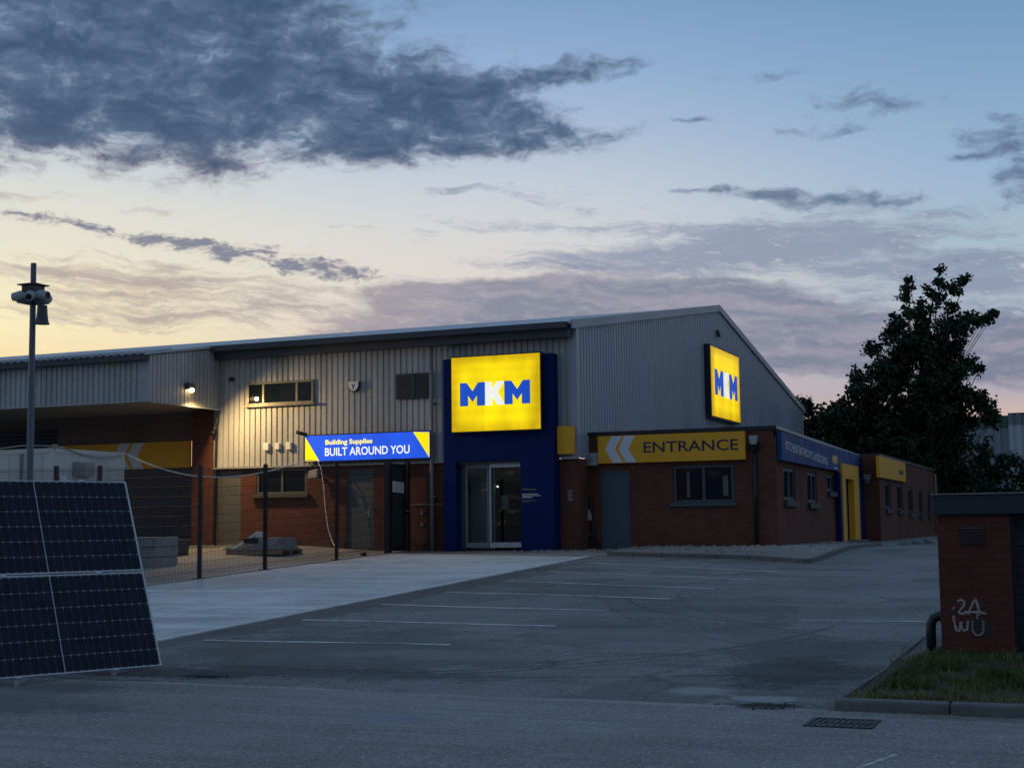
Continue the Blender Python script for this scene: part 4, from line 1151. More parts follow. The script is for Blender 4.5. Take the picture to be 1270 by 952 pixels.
CB = thing('site_cabin', 'cream white portable cabin behind the mesh fence', 'cabin', (-20.75, 24.3, .5))
mb = MB()
clad(mb, 'y', 24.30, -1, -30, -20.83, .75, lambda x: 3.28, .30, .78, .02)
clad(mb, 'x', -20.75, 1, 24.38, 26.62, .75, lambda y: 3.28, .30, .78, .012)
mb.box(-30, -20.78, 24.33, 26.66, .70, 3.27)
cbw = build('cabin_wall', mb, M_cream, CB)
build('cabin_frame', MB().box(-20.83, -20.74, 24.29, 24.38, .62, 3.38).box(-20.83, -20.74, 26.60, 26.70, .62, 3.38).box(-30, -20.83, 24.285, 24.36, 3.28, 3.38).box(-20.80, -20.735, 24.38, 26.60, 3.28, 3.38).box(-30, -20.83, 24.285, 24.36, .62, .76), M_cream, CB)
build('cabin_roof', MB().box(-30, -20.80, 24.37, 26.60, 3.29, 3.36), M_trim, CB)
build('seam_post', MB().box(-21.62, -21.56, 24.25, 24.32, .7, 3.28), M_frame, CB)
ac = build('wall_unit', MB().box(-20.74, -20.60, 24.95, 25.50, 2.80, 3.10), worn('wall_unit_paint', (.30, .30, .29), .5, .1, 4.0), CB)
build('unit_grille', MB().box(-20.60, -20.585, 24.98, 25.15, 2.83, 3.07), M_frame, ac)
build('bracket', MB().box(-20.74, -20.66, 24.26, 24.34, 3.38, 3.46), M_frame, CB)

PO = thing('camera_pole', 'tall slim pole carrying a ring of security cameras and a horn speaker', 'pole', (-17.76, 20.2, gz(-17.76, 20.2)))
build('pole', MB().tube([(-17.75, 20.2, .30), (-17.765, 20.2, 3.5), (-17.778, 20.2, 6.46)], [.068, .060, .050], 14).tube([(-17.75, 20.2, .32), (-17.75, 20.2, .36)], .15, 14), M_pole, PO, smooth=False)
cx_, cy_ = -17.775, 20.2
hb = build('camera_housing', MB().box(cx_ - .20, cx_ + .20, cy_ - .20, cy_ + .20, 5.72, 5.745).box(cx_ - .20, cx_ + .20, cy_ - .20, cy_ + .20, 6.045, 6.065)
           .box(cx_ - .14, cx_ + .14, cy_ - .14, cy_ + .14, 5.745, 6.045), M_navyd, PO)
hb.rotation_euler = (0, 0, 0)
for dxx, dyy, dzz in ((-.95, -.45, -.10), (.55, -1.0, -.28), (1.0, -.1, -.1), (.2, 1.0, -.1)):
    d = Vector((dxx, dyy, dzz)).normalized()
    c = Vector((cx_, cy_, 5.875)) + d * .10
    cb_ = build('security_camera', MB().tube([c, c + d * .06, c + d * .14, c + d * .24, c + d * .27], [.10, .105, .10, .078, .072], 14), M_trim, PO, smooth=True)
    build('lens', MB().tube([c + d * .271, c + d * .278], .058, 14), M_black, cb_)
build('horn_speaker', MB().tube([(cx_ + .26, cy_ - .05, 5.66), (cx_ + .26, cy_ - .05, 5.50), (cx_ + .26, cy_ - .05, 5.36), (cx_ + .26, cy_ - .05, 5.32)], [.085, .095, .115, .14], 14).tube([(cx_, cy_, 5.34), (cx_ + .22, cy_ - .05, 5.34)], .02, 8), M_fascia, PO)
# tangle of pale plastic tie on the fence
mb = MB(); rnd = random.Random(3)
for k in range(5):
    q = Vector((-18.02, 21.36 + .02 * k, 2.62)); P_ = [q]
    for j in range(5):
        q = q + Vector((rnd.uniform(-.03, .03), rnd.uniform(-.05, .07), rnd.uniform(-.10, .0))); P_.append(q)
    mb.tube(P_, .014, 5)
tag(build('plastic_tie', mb, M_chev), 'pale plastic sheeting tied to a fence post above the solar panels', 'plastic sheet')

# pallet with slabs
PL = thing('pallet', 'wooden pallet standing near the brick wall behind the fence', 'pallet', (-20.6, 33.2, gz(-20.6, 33.2)))
pz = gz(-20.9, 32.6) + .012
mb = MB()
for k in range(3):
    mb.box(-21.75, -20.05, 32.32 + k * .50, 32.42 + k * .50, pz, pz + .10)
for k in range(3):
    mb.box(-21.75 + k * .80, -21.65 + k * .80, 32.32, 33.42, pz + .10, pz + .118)
for k in range(7):
    mb.box(-21.75, -20.05, 32.31 + k * .165, 32.42 + k * .165, pz + .118, pz + .14)
for k in range(4):
    mb.box(-21.75 + k * .53, -21.62 + k * .53, 32.315, 32.40, pz + .003, pz + .115)
build('pallet_boards', mb, M_wood, PL)
SL = thing('slab_stack', 'stack of grey slabs lying on the wooden pallet', 'slabs', (-20.7, 32.8, pz + .14))
mb = MB()
for k in range(6):
    s_ = .05 * k
    mb.hexa([(-21.30 + s_ * 1.5, 32.40, pz + .142 + k * .05), (-20.10 - s_ * .4, 32.42, pz + .142 + k * .05), (-20.10 - s_ * .4, 33.3, pz + .142 + k * .05), (-21.30 + s_ * 1.5, 33.3, pz + .142 + k * .05)],
            [(-21.30 + s_ * 1.5, 32.40, pz + .188 + k * .05), (-20.10 - s_ * .4, 32.42, pz + .188 + k * .05), (-20.10 - s_ * .4, 33.3, pz + .188 + k * .05), (-21.30 + s_ * 1.5, 33.3, pz + .188 + k * .05)])
build('slab', mb, M_wrap, SL)
tag(build('plank', MB().hexa([(-21.60, 32.33, pz + .16), (-21.52, 32.33, pz + .12), (-20.85, 32.45, pz + .545), (-20.92, 32.45, pz + .575)], [(-21.60, 32.43, pz + .16), (-21.52, 32.43, pz + .12), (-20.85, 32.57, pz + .545), (-20.92, 32.57, pz + .575)]), M_white),
    'white plank leaning on the slab stack of the pallet', 'plank')
tag(build('carton', MB().box(-20.93, -20.72, 32.46, 32.70, pz + .445, pz + .60), M_white, bevel=.008), 'small white carton on top of the slab stack', 'carton')
tag(build('carton', MB().box(-21.22, -20.80, 32.36, 32.46, pz + .30, pz + .44), M_black, bevel=.008), 'black box lying against the front of the slab stack', 'box')
BK = thing('block_stack', 'stack of grey concrete blocks behind the fence beside the solar panels', 'blocks', (-22, 29.3, .7))
mb = MB()
for k in range(3):
    for j in range(3):
        mb.box(-22.9 + j * .455, -22.45 + j * .455, 29.0, 29.9, .69 + k * .25, .93 + k * .25)
build('block', mb, M_wrap, BK, bevel=.015)
BN = thing('waste_bin', 'dark rectangular storage bin in front of the roller shutter', 'bin', (-23.3, 31.9, .88))
build('bin_body', MB().hexa([(-23.55, 31.75, .88), (-22.98, 31.75, .88), (-22.98, 32.35, .88), (-23.55, 32.35, .88)], [(-23.60, 31.70, 1.30), (-22.93, 31.70, 1.30), (-22.93, 32.40, 1.30), (-23.60, 32.40, 1.30)]), M_fascia, BN, bevel=.02)
build('bin_lid', MB().box(-23.62, -22.91, 31.68, 32.42, 1.30, 1.34), M_pole, BN, bevel=.01)
tag(build('sandbag', MB().hexa([(-22.72, 33.60, 1.02), (-22.24, 33.70, 1.02), (-22.24, 34.05, 1.03), (-22.72, 34.0, 1.03)], [(-22.66, 33.66, 1.12), (-22.30, 33.74, 1.14), (-22.30, 34.0, 1.14), (-22.66, 33.96, 1.13)]), worn('green_sack', (.16, .21, .19), .7, .25, 5.0), bevel=.03),
    'flat greenish sack lying on the ground before the olive door', 'sack')
tag(build('bollard_stub', MB().tube([(-18.19, 33.43, .85), (-18.19, 33.43, .93), (-18.19, 33.43, .96)], [.085, .08, .05], 12), M_black), 'small black cap on the ground left of the gate', 'cap')
# loose rubble along the brick wall in the yard
rnd = random.Random(21); mb = MB()
for k in range(110):
    x = rnd.uniform(-25.2, -22.9); y = rnd.uniform(34.3, 35.5); s_ = rnd.uniform(.015, .055); z = gz(x, y) + .012
    mb.hexa([(x - s_, y - s_, z), (x + s_ * 1.3, y - s_, z), (x + s_, y + s_, z), (x - s_, y + s_ * 1.2, z)], [(x - s_ * .6, y - s_ * .5, z + s_), (x + s_ * .7, y - s_ * .5, z + s_ * 1.3), (x + s_ * .5, y + s_ * .6, z + s_), (x - s_ * .6, y + s_ * .6, z + s_ * .8)])
o = build('rubble', mb, M_gravel); tag(o, 'pale rubble scattered along the foot of the yard wall', 'rubble', kind='stuff')
rnd = random.Random(22); mb = MB()
for k in range(420):
    if rnd.random() < .7:
        x = rnd.uniform(-12.8, -6.1); y = rnd.uniform(33.9 if x < -10 else 32.2, 36.5) if x < -7.8 else rnd.uniform(31, 42)
    else:
        x = rnd.uniform(-16.5, -12.6); y = rnd.uniform(34.4, 35.3)
    if y < 33.6 - .42 * (x + 11.4) + .25: continue
    s_ = rnd.uniform(.012, .04); z = gz(x, y) + (.085 if x > -11.4 else .008)
    mb.hexa([(x - s_, y - s_, z), (x + s_ * 1.3, y - s_, z), (x + s_, y + s_, z), (x - s_, y + s_ * 1.2, z)], [(x - s_ * .6, y - s_ * .5, z + s_), (x + s_ * .7, y - s_ * .5, z + s_ * 1.3), (x + s_ * .5, y + s_ * .6, z + s_), (x - s_ * .6, y + s_ * .6, z + s_ * .8)])
o = build('loose_gravel', mb, M_gravel); tag(o, 'loose stones on the gravel strip before the shop walls', 'gravel', kind='stuff')

# ------------------------------------------------------------------ solar panels in the foreground
d_ = Vector((.4226, .9063, 0)); e_ = Vector((-.3657, .1705, .9150)).normalized(); n_ = d_.cross(e_).normalized(); e_ = n_.cross(d_).normalized()
orig = Vector((-9.894, 13.456, .095)) - d_ * 2.278
SA = thing('solar_array', 'tilted rack of two dark solar panels standing on the concrete road', 'solar panels', orig)
SA.matrix_world = Matrix(((d_.x, e_.x, n_.x, orig.x), (d_.y, e_.y, n_.y, orig.y), (d_.z, e_.z, n_.z, orig.z), (0, 0, 0, 1)))
for y0 in (0.0, 1.154):
    p = build('solar_panel', MB().box(.012, 2.266, y0 + .012, y0 + 1.122, -.030, -.003), M_cell, SA, local=True)
    build('panel_frame', MB().box(0, 2.278, y0, y0 + .012, -.035, 0).box(0, 2.278, y0 + 1.122, y0 + 1.134, -.035, 0).box(0, .014, y0 + .012, y0 + 1.122, -.035, 0).box(2.256, 2.278, y0 + .012, y0 + 1.122, -.035, 0), M_alu, p, local=True)
    build('centre_strip', MB().box(1.131, 1.141, y0 + .012, y0 + 1.122, -.004, -.0015), worn('pale_strip', (.40, .44, .48), .4, .05, 5.0), p, local=True)
# rack (object space again: y up the slope, -z behind)
Minv = SA.matrix_world.inverted()


def loc_(x, y, z): return Minv @ Vector((x, y, z))


rk = MB()
for s in (.62, 1.72, ):
    rk.box(s - .02, s + .02, -.03, 2.30, -.085, -.037)
build('rail', rk, M_alu, SA, local=True)
for s in (.62, 1.72):
    f0 = orig + d_ * s + e_ * -.03 - n_ * .06
    top = orig + d_ * s + e_ * 1.95 - n_ * .06
    back = Vector((top.x, top.y, 0)) + Vector((-e_.x, -e_.y, 0)) * 0 + Vector((-.906, .4226, 0)) * .25
    fg = gz(f0.x, f0.y)
    leg = MB().tube([loc_(f0.x, f0.y, fg), loc_(f0.x, f0.y, f0.z + .08)], .028, 8).tube([loc_(f0.x - .05, f0.y + .02, fg), loc_(f0.x + .16 * d_.x, f0.y + .16 * d_.y, f0.z + .03)], .016, 8)
    build('leg', leg, M_steel, SA, local=True)
    bg0 = gz(back.x, back.y)
    build('leg', MB().tube([loc_(back.x, back.y, bg0), loc_(top.x, top.y, top.z)], .026, 8).tube([loc_(back.x, back.y, bg0 + .06), loc_(f0.x, f0.y, fg + .08)], .02, 8), M_steel, SA, local=True)
cl_ = MB()
for s in (.62, 1.72):
    for yy in (-.012, 1.130, 2.276):
        cl_.box(s - .03, s + .03, yy, yy + .026, -.03, .006)
build('clamp', cl_, M_alu, SA, local=True)

# ------------------------------------------------------------------ verge, kerb, hut on the right
sheet('verge', [(-2.10, 12.62), (3.5, 12.62), (3.5, 16.4), (-1.72, 16.4), (-2.06, 14.9)], .085, M_soil, .25)
sheet('paved_strip', [(-2.11, 14.8), (2.5, 14.8), (2.5, 18.2), (-2.03, 18.2)], .05, M_slab)
mb = kerb_run(MB(), [(-2.22, 12.46), (3.5, 12.46)], .14, .095)
V = []
mb2 = MB()
for (a, b) in (((-2.26, 12.6), (-2.14, 14.9)), ((-2.14, 14.9), (-2.05, 18.4))):
    a0, b0 = Vector((*a, 0)), Vector((*b, 0))
    mb2.hexa([(a[0], a[1], gz(*a) - .05), (a[0] + .07, a[1], gz(*a) - .05), (b[0] + .07, b[1], gz(*b) - .05), (b[0], b[1], gz(*b) - .05)],
             [(a[0], a[1], gz(*a) + .03), (a[0] + .07, a[1], gz(*a) + .09), (b[0] + .07, b[1], gz(*b) + .06), (b[0], b[1], gz(*b) + .03)])
tag(build('kerb', mb, M_kerb, bevel=.02), kind='structure')
tag(build('edging_strip', mb2, worn('verge_edging', (.22, .22, .215), .85, .25, 3.0), bevel=.012), kind='structure')


def blades(mb, n, area, rnd, hmin, hmax, w=.006, inside=None):
    for _ in range(n):
        x = rnd.uniform(area[0], area[1]); y = rnd.uniform(area[2], area[3])
        if inside and not inside(x, y): continue
        a = rnd.uniform(0, 6.283); h = rnd.uniform(hmin, hmax); lean = rnd.uniform(.1, .9) * h; la = rnd.uniform(0, 6.283)
        z = gz(x, y) + .083
        dx_, dy_ = math.cos(a) * w, math.sin(a) * w
        m1 = Vector((x + math.cos(la) * lean * .4, y + math.sin(la) * lean * .4, z + h * .6)); t1 = Vector((x + math.cos(la) * lean, y + math.sin(la) * lean, z + h))
        mb.add([(x - dx_, y - dy_, z), (x + dx_, y + dy_, z), (m1.x + dx_ * .7, m1.y + dy_ * .7, m1.z), (m1.x - dx_ * .7, m1.y - dy_ * .7, m1.z), t1], [(0, 1, 2, 3), (3, 2, 4)])
    return mb


rnd = random.Random(5)


def patchy(x, y, k=0.0):
    return x > -1.99 + .03 * (y - 12.6) + .22 * max(0, y - 15.0) and math.sin(x * 2.7 + 1.2) + math.sin(y * 3.9 + x * 1.3) + math.sin(x * 6.1 - y * 2.2) + .5 * math.sin(x * 17 + y * 11) > -.75 + k


mb = blades(MB(), 30000, (-2.1, 2.2, 12.60, 16.0), rnd, .012, .055, .005, patchy)
for (tx, ty) in ((-1.0, 14.1), (-1.5, 14.6), (-.6, 13.6), (.2, 14.3), (-1.7, 13.4)):
    blades(mb, 420, (tx - .18, tx + .18, ty - .18, ty + .18), rnd, .05, .11, .006)
tag(build('grass', mb, M_grass), 'short rough green grass on the verge beside the hut', 'grass', kind='stuff')
mb = blades(MB(), 1500, (-2.1, 2.2, 12.60, 12.85), rnd, .02, .07, .004)
blades(mb, 2200, (-2.1, 2.2, 12.8, 16.0), rnd, .03, .09, .005, lambda x, y: not patchy(x, y, .35))
tag(build('dry_grass', mb, M_dry), 'dry yellow grass along the kerb edge of the verge', 'dry grass', kind='stuff')
mb = MB(); rnd = random.Random(8)
for k in range(260):
    x = -1.35 + rnd.gauss(0, .22) + (.35 if k % 3 == 0 else 0); y = 12.30 + rnd.gauss(0, .08); a = rnd.uniform(-.6, .6) + (1.57 if rnd.random() < .2 else 0); l = rnd.uniform(.05, .2)
    z = .01 + rnd.random() * .03
    mb.add([(x, y, z), (x + .004, y + .004, z), (x + math.cos(a) * l, y + math.sin(a) * l, z + rnd.uniform(0, .04))], [(0, 1, 2)])
tag(build('dead_grass_litter', mb, M_dry), 'dead grass litter lying in the gutter below the kerb', 'litter', kind='stuff')

for (px_, py_, ra, rb, sd) in ((-2.85, 12.50, .22, .075, 2), (-9.05, 13.08, .17, .06, 5)):
    rnd = random.Random(sd); mb = MB(); V = [(px_, py_, gz(px_, py_) + .011)]
    for k in range(26):
        a = k * 6.2832 / 26; q = rnd.uniform(.62, 1.15)
        V.append((px_ + ra * q * math.cos(a), py_ + rb * q * math.sin(a), gz(px_, py_ + rb * q * math.sin(a)) + .0085))
    mb.add(V, [(0, 1 + k, 1 + (k + 1) % 26) for k in range(26)])
    tag(build('pothole', mb, worn('pothole_dark', (.007, .007, .007), .9, .4, 12.0)), kind='structure')  # flat near-black sheet, the shade of the hollow put into its colour
    mb = MB()
    for k in range(15):
        a = rnd.uniform(0, 6.28); q = rnd.uniform(.5, 1.9); x = px_ + ra * q * math.cos(a); y = py_ + rb * q * 1.5 * math.sin(a); s_ = rnd.uniform(.004, .012); z = gz(x, y) + .007
        mb.hexa([(x - s_, y - s_, z), (x + s_ * 1.3, y - s_, z), (x + s_, y + s_, z), (x - s_, y + s_ * 1.2, z)], [(x - s_ * .6, y - s_ * .5, z + s_), (x + s_ * .7, y - s_ * .5, z + s_ * 1.3), (x + s_ * .5, y + s_ * .6, z + s_), (x - s_ * .6, y + s_ * .6, z + s_ * .8)])
    o = build('loose_stones', mb, worn('broken_asphalt', (.045, .045, .044), .9, .5, 20.0)); tag(o, 'broken asphalt crumbs around a pothole in the ' + ('road near the drain' if sd == 2 else 'tarmac by the solar panels'), 'stones', kind='stuff')

DG = thing('drain_grate', 'rusty iron drain grate in the road by the kerb end', 'drain', (-2.03, 11.72, 0))
mb = MB().box(-2.30, -1.76, 11.48, 11.52, .0, .016).box(-2.30, -1.76, 11.94, 11.98, .0, .016).box(-2.30, -2.26, 11.52, 11.94, .0, .016).box(-1.80, -1.76, 11.52, 11.94, .0, .016)
build('grate_frame', mb, worn('rusty_iron', (.022, .021, .021), .7, .3, 8.0), DG)
mb = MB()
for k in range(9):
    x = -2.25 + k * .05
    mb.hexa([(x, 11.52, .003), (x + .026, 11.52, .003), (x + .046, 11.94, .003), (x + .020, 11.94, .003)], [(x, 11.52, .0145), (x + .026, 11.52, .0145), (x + .046, 11.94, .0145), (x + .020, 11.94, .0145)])
mb.box(-2.26, -1.80, 11.715, 11.745, .003, .0155)
build('grate_bars', mb, MATS['rusty_iron'], DG)
build('pit_dark_sheet', MB().box(-2.26, -1.80, 11.52, 11.94, .0065, .0085), M_black, DG)  # thin black sheet painting the dark of the pit below the bars

HT = thing('service_hut', 'low dark hut with a red brick pier, navy door and graffiti on the verge', 'hut', (-1.3, 15.85, .15))
build('brick_pier', MB().box(-1.668, -.930, 15.85, 17.6, .02, 1.672), brick('hut_brick', (.100, .027, .021), (.125, .038, .028), (.062, .034, .030), .5), HT)
mb = MB().box(-.928, 2.6, 16.02, 17.58, .02, 1.672)
nd = build('hut_wall', mb, M_navyd, HT)
mb = MB()
for k in range(14):
    mb.box(-.90, 1.05, 15.985, 16.02, .22 + k * .102, .312 + k * .102)
dr = build('navy_door', mb, worn('navy_door_paint', (.006, .009, .032), .6, .15, 3.0), HT)
build('door_edge', MB().box(-.928, -.90, 15.97, 16.02, .1, 1.672), M_navyd, dr)
build('door_edge', MB().box(1.05, 1.09, 15.97, 16.02, .1, 1.672), M_navyd, dr)
build('roof_fascia', MB().box(-1.70, 2.7, 15.80, 17.7, 1.675, 1.888), worn('slate_fascia', (.012, .024, .038), .6, .2, 2.0), HT, bevel=.008)
build('roof_edge', MB().box(-1.72, 2.72, 15.78, 17.72, 1.889, 1.902), M_frame, HT)
vn = build('wall_vent', MB().box(-1.435, -1.19, 15.835, 15.85, 1.355, 1.555), M_black, HT)
mb = MB()
for k in range(6):
    z = 1.37 + k * .030
    mb.add([(-1.425, 15.835, z + .022), (-1.20, 15.835, z + .022), (-1.20, 15.815, z), (-1.425, 15.815, z)], [(3, 2, 1, 0)])
build('vent_slats', mb, worn('vent_brown', (.05, .03, .028), .6, .2, 6.0), vn)
# sprayed letters: strokes as thin raised ribbons
gp = MB()
G0 = lambda x, z: (-1.56 + x, 15.846, .36 + z)


def stroke(pts, r=.0115):
    q = []
    for (a, b) in zip(pts[:-1], pts[1:]):
        q += [(a[0] + (b[0] - a[0]) * t / 4, a[1] + (b[1] - a[1]) * t / 4) for t in range(4)]
    q.append(pts[-1])
    rg = random.Random(len(pts)); m0 = len(gp.v)
    gp.tube([G0(*p) for p in q], [r * rg.uniform(.75, 1.25) for _ in q], 8)
    gp.v[m0:] = [(v[0], 15.846 + (v[1] - 15.846) * .22, v[2]) for v in gp.v[m0:]]
    for p in q:                                             # overspray specks
        for _ in range(1):
            x_, z_ = p[0] + rg.gauss(0, r * 1.3), p[1] + rg.gauss(0, r * 1.3); e_ = .0016 + .002 * rg.random(); c_ = G0(x_, z_)
            gp.box(c_[0] - e_, c_[0] + e_, 15.847, 15.8495, c_[2] - e_, c_[2] + e_)


stroke([(.02, .335), (.035, .325)], .016)
stroke([(.07, .40), (.10, .42), (.14, .40), (.13, .35), (.09, .31), (.08, .28), (.12, .27), (.16, .30)])
stroke([(.17, .27), (.20, .33), (.235, .41), (.255, .42), (.27, .37), (.28, .31), (.285, .26)])
stroke([(.16, .29), (.22, .29), (.30, .29), (.355, .275)])
stroke([(.265, .27), (.262, .22)], .008)
stroke([(.02, .25), (.03, .19), (.045, .10), (.075, .09), (.09, .16), (.095, .19)])
stroke([(.095, .19), (.10, .12), (.125, .095), (.155, .11), (.165, .18), (.17, .20)])
build('graffiti', gp, worn('pale_spray_paint', (.36, .34, .34), .6, .45, 30.0), HT)
gd_ = MB()
for t in range(10):
    a = -math.pi * t / 9.0
    gd_.box(-1.56 + .265 + .055 * math.cos(a) - .012, -1.56 + .265 + .055 * math.cos(a) + .012, 15.842, 15.848, .36 + .085 + (.065 if t in (0, 9) else .065) * (math.sin(a)) + .03 - .006, .36 + .085 + .065 * math.sin(a) + .03 + .008)
for k in range(3):
    for sx_ in (.21, .32):
        gd_.box(-1.56 + sx_ - .012, -1.56 + sx_ + .012, 15.842, 15.848, .36 + .135 + k * .026, .36 + .147 + k * .026)
build('graffiti', gd_, MATS['pale_spray_paint'], HT)
build('dark_patch', MB().box(-1.37, -1.16, 15.847, 15.8495, .40, .58), worn('dark_overpaint', (.035, .022, .024), .7, .2, 4.0), HT)
PP = tag(build('pipe', MB().tube([(-1.60, 15.98, .60), (-1.70, 15.98, .60), (-1.755, 15.98, .575), (-1.785, 15.98, .52), (-1.79, 15.98, .44), (-1.79, 15.98, .17)], .052, 14).tube([(-1.79, 15.98, .17), (-1.79, 15.98, .215)], .07, 14).tube([(-1.655, 15.98, .6), (-1.69, 15.98, .6)], .066, 14), M_black, smooth=True),
         'bent black pipe running from the hut wall down to the ground', 'pipe')

# ------------------------------------------------------------------ far warehouse behind the trees
FW = thing('far_warehouse', 'distant grey shed with a green band partly hidden by trees', 'shed', (-4, 100, .9))
mb = clad(MB(), 'y', 100, -1, -26, -5.6, .5, lambda x: 7.70, .5, .6, .08)
fwb = build('wall', mb, M_far, FW)
mb = clad(MB(), 'y', 99.97, -1, -26, -5.6, 7.70, lambda x: 8.52, .5, .6, .08)
build('green_band', mb, M_green, FW)
mb = clad(MB(), 'y', 98.6, -1, -5.6, 40, .5, lambda x: 7.80, .5, .6, .08)
mb.add([(-5.6, 98.6, .5), (-5.6, 100, .5), (-5.6, 100, 8.52), (-5.6, 98.6, 8.52)], [(0, 1, 2, 3)])
build('wall', mb, worn('far_cladding_light', (.40, .45, .50), .5, .12, .6, streak=True), FW)
mb = clad(MB(), 'y', 98.57, -1, -5.6, 40, 7.80, lambda x: 8.58, .5, .6, .08)
build('green_band', mb, worn('pale_green_band', (.16, .22, .22), .5, .12, .6), FW)
build('roof', MB().box(-26, -5.62, 100, 125, 8.4, 8.48).box(-5.58, 40, 98.65, 125, 8.45, 8.55), M_fascia, FW)


# ------------------------------------------------------------------ trees
def foliage(clumps, rnd, leaf, dens, twig=.02):
    """clumps: (x, y, z, r). Leaves hang along twigs radiating from each clump centre, so gaps stay between them"""
    lv, tw = MB(), MB()
    for (cx, cy, cz, r) in clumps:
        nt = max(8, int(20 * r ** 1.7))
        c = Vector((cx, cy, cz))
        for _ in range(nt):
            d = Vector((rnd.gauss(0, 1), rnd.gauss(0, 1), rnd.gauss(0.15, .8))).normalized()
            L_ = r * (rnd.uniform(.45, 1.05) if rnd.random() < .8 else rnd.uniform(1.0, 1.5))
            e = c + d * L_
            mid = c + d * L_ * .5 + Vector((rnd.uniform(-.1, .1), rnd.uniform(-.1, .1), rnd.uniform(0, .15))) * r
            tw.tube([c, mid, e], [twig, twig * .6, twig * .25], 4, False)
            k = max(5, int(dens * L_))
            for _ in range(k):
                t = rnd.uniform(.12, 1.05) ** .8
                p = c.lerp(e, t) + Vector((rnd.gauss(0, .13), rnd.gauss(0, .13), rnd.gauss(0, .13))) * max(.6, r ** .5)
                s = leaf * rnd.uniform(.7, 1.5)
                a = Vector((rnd.gauss(0, 1), rnd.gauss(0, 1), rnd.gauss(-.3, .7))).normalized()
                b = a.cross(Vector((rnd.gauss(0, 1), rnd.gauss(0, 1), rnd.gauss(0, 1)))).normalized()
                lv.add([p, p + a * s * .5 + b * s * .40, p + a * s, p + a * s * .5 - b * s * .40], [(0, 1, 2, 3)])
    return lv, tw


def tree(name, label, base, clumps, rnd, leafm, leaf=.2, dens=30, trunk=.22, group=None):
    t = thing(name, label, 'tree' if 'tree' in name else 'bush', base, group)
    lv, tw = foliage(clumps, rnd, leaf, dens)
    top = max(c[2] for c in clumps)
    bx, by, bz = base
    # limbs leave the stem at rising heights towards every clump
    stem = []
    hi = [c for c in clumps if c[2] > bz + (top - bz) * .55] or clumps
    ax = sum(c[0] for c in hi) / len(hi); ay = sum(c[1] for c in hi) / len(hi)
    for i in range(8):
        k = i / 7
        stem.append((bx + (ax - bx) * k ** 1.3 + .12 * math.sin(i * 1.9), by + (ay - by) * k ** 1.3, bz + (top - bz) * .9 * k))
    tb = MB().tube(stem, [trunk * (1.12 - k / 7.6) for k in range(8)], 8)
    for (cx, cy, cz, r) in clumps:
        q = max(0, min(6, int((cz - bz) / (top - bz) * 6.2 - .9)))
        s0 = Vector(stem[q]); e = Vector((cx, cy, cz)); m_ = s0.lerp(e, .55) + Vector((0, 0, -.06 * (e - s0).length))
        w = trunk * (.30 - .035 * q)
        tb.tube([s0, m_, e], [w, w * .65, w * .3], 5, False)
    tb.add(tw.v, tw.f)
    build('trunk', tb, M_bark, t)
    build('crown', lv, leafm, t)
    return t


rnd = random.Random(77)
# crown clumps of the tall tree: x, z and radius read across the crown, depth scattered
CL = [(-8.25, 13.15, .20), (-8.30, 12.7, .26), (-8.38, 12.2, .32), (-8.45, 11.7, .40), (-8.55, 11.0, .62), (-6.70, 13.55, .22), (-6.78, 13.0, .36), (-7.0, 12.3, .55), (-6.15, 12.45, .38), (-5.80, 12.85, .28), (-5.55, 13.05, .18), (-6.4, 11.9, .5),
      (-7.5, 11.2, .8), (-6.5, 10.9, .85), (-5.5, 10.95, .45), (-4.95, 11.05, .32), (-4.65, 11.1, .2), (-6.2, 9.9, .75), (-8.2, 9.9, 1.1), (-9.3, 10.4, .6), (-9.75, 9.8, .6), (-9.9, 9.2, .55), (-5.95, 10.75, .5), (-5.15, 11.0, .42), (-4.4, 11.15, .22), (-5.6, 8.95, .5), (-5.45, 7.5, .6), (-5.0, 7.0, .55), (-4.85, 6.75, .5), (-6.3, 8.6, .8), (-6.6, 7.3, .9),
      (-7.1, 9.6, 1.0), (-6.0, 9.1, .6), (-5.45, 8.8, .4), (-5.15, 8.75, .25), (-9.3, 8.5, 1.2), (-10.6, 8.2, .75), (-11.2, 7.7, .6), (-7.6, 8.0, 1.25), (-6.1, 7.8, .75), (-11.8, 7.1, .75), (-12.0, 6.4, .9),
      (-10.4, 6.8, 1.3), (-8.6, 6.4, 1.4), (-6.3, 6.5, .95), (-5.2, 6.9, .6), (-4.75, 6.5, .5), (-4.6, 6.25, .3), (-5.6, 6.2, .5), (-7.2, 5.3, 1.5), (-9.4, 5.0, 1.5), (-11.0, 5.0, 1.2), (-6.4, 4.3, .9),
      (-8.0, 3.6, 1.5), (-10.2, 3.6, 1.5), (-6.3, 3.2, 1.3), (-7.9, 10.6, .8), (-8.7, 9.0, 1.0), (-7.2, 8.7, .9), (-6.9, 7.0, 1.1), (-8.0, 7.1, 1.2), (-9.9, 7.5, .9), (-9.0, 5.8, 1.2), (-11.5, 5.7, .9)]
clumps = [(x, 70 + rnd.uniform(-.9, .9) * (.5 + r), z, r) for (x, z, r) in CL]
clumps += [(x + rnd.uniform(-.5, .5), 70 + rnd.choice((-1, 1)) * rnd.uniform(1.0, 2.3), z - rnd.uniform(.1, .7), r * .8) for (x, z, r) in CL if r >= .75]
tree('tall_tree', 'tall dark poplar like tree with two ragged tops behind the brick annex', (-7.9, 70, .9), clumps, rnd, M_leaf, .165, 62, .20)
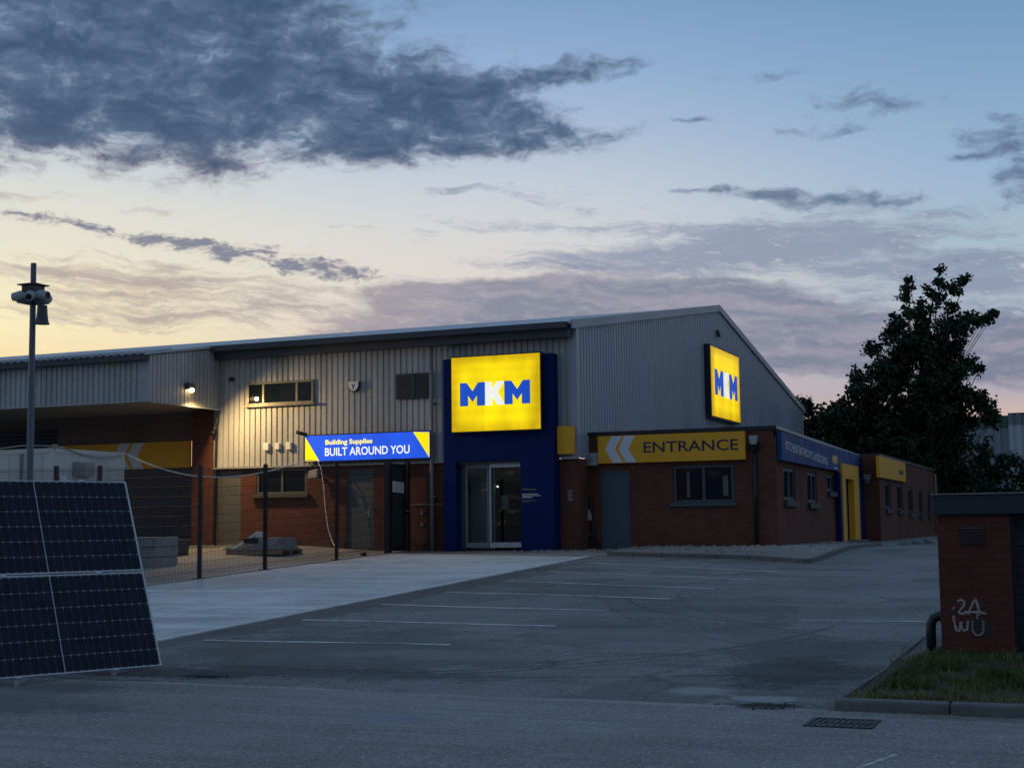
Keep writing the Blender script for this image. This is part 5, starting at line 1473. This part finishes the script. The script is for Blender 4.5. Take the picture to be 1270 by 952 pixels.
cl2 = [(-13.7, 71.5, 7.7, .35), (-13.4, 71.3, 7.2, .6), (-13.0, 71, 6.6, .8), (-12.6, 71.5, 5.8, 1.0), (-13.9, 72, 6.0, 1.0), (-14.8, 72, 5.2, 1.0), (-12.9, 70.8, 4.7, 1.1), (-12.2, 71.5, 4.2, 1.2), (-13.8, 71, 3.6, 1.3), (-12.5, 71.4, 7.0, .45)]
tree('small_tree', 'small leafy tree showing beside the right end of the warehouse roof', (-13.2, 71.5, .9), cl2, rnd, M_leaf2, .17, 52, .12)
sh1 = [(-5.4, 74, 4.75, .7), (-4.5, 74.3, 4.65, .6), (-3.9, 74, 4.4, .7), (-5.9, 73.6, 4.0, .9), (-4.9, 74.2, 3.8, 1.0), (-3.6, 74.4, 3.6, 1.0), (-2.8, 74, 3.9, .8), (-5.5, 73.7, 2.9, 1.1), (-4.0, 74, 2.7, 1.1), (-2.6, 74.2, 2.7, 1.1), (-6.3, 73.5, 2.0, 1.0), (-4.8, 73.8, 1.7, 1.0), (-3.2, 73.8, 1.7, 1.0)]
tree('round_bush', 'rounded bush in front of the distant shed at the right', (-4.3, 74.0, .9), sh1, rnd, M_leaf3, .16, 46, .10)
sh2 = [(-6.9, 71.8, 3.6, 1.0), (-6.3, 71.5, 2.4, 1.0), (-7.6, 72, 2.4, 1.1), (-5.6, 72, 3.0, .9), (-8.6, 71.8, 2.6, 1.2), (-5.2, 71.6, 1.7, .9), (-9.6, 72, 2.6, 1.2), (-10.6, 71.6, 2.8, 1.2)]
tree('dark_bush', 'dark low bush under the tall tree behind the annex', (-6.8, 71.8, .9), sh2, rnd, M_leaf2, .17, 46, .09)
sh3 = [(-1.6, 76, 3.3, 1.1), (-.6, 76.2, 2.9, 1.1), (-2.2, 75.8, 2.4, 1.1), (.6, 76, 3.2, 1.2), (-.8, 75.6, 1.8, 1.0), (1.6, 76, 2.4, 1.2), (.5, 75.7, 1.7, 1.0)]
tree('dark_bush', 'dark low bush just above the hut roof at the right edge', (-.4, 76, .9), sh3, rnd, M_leaf3, .17, 44, .09)
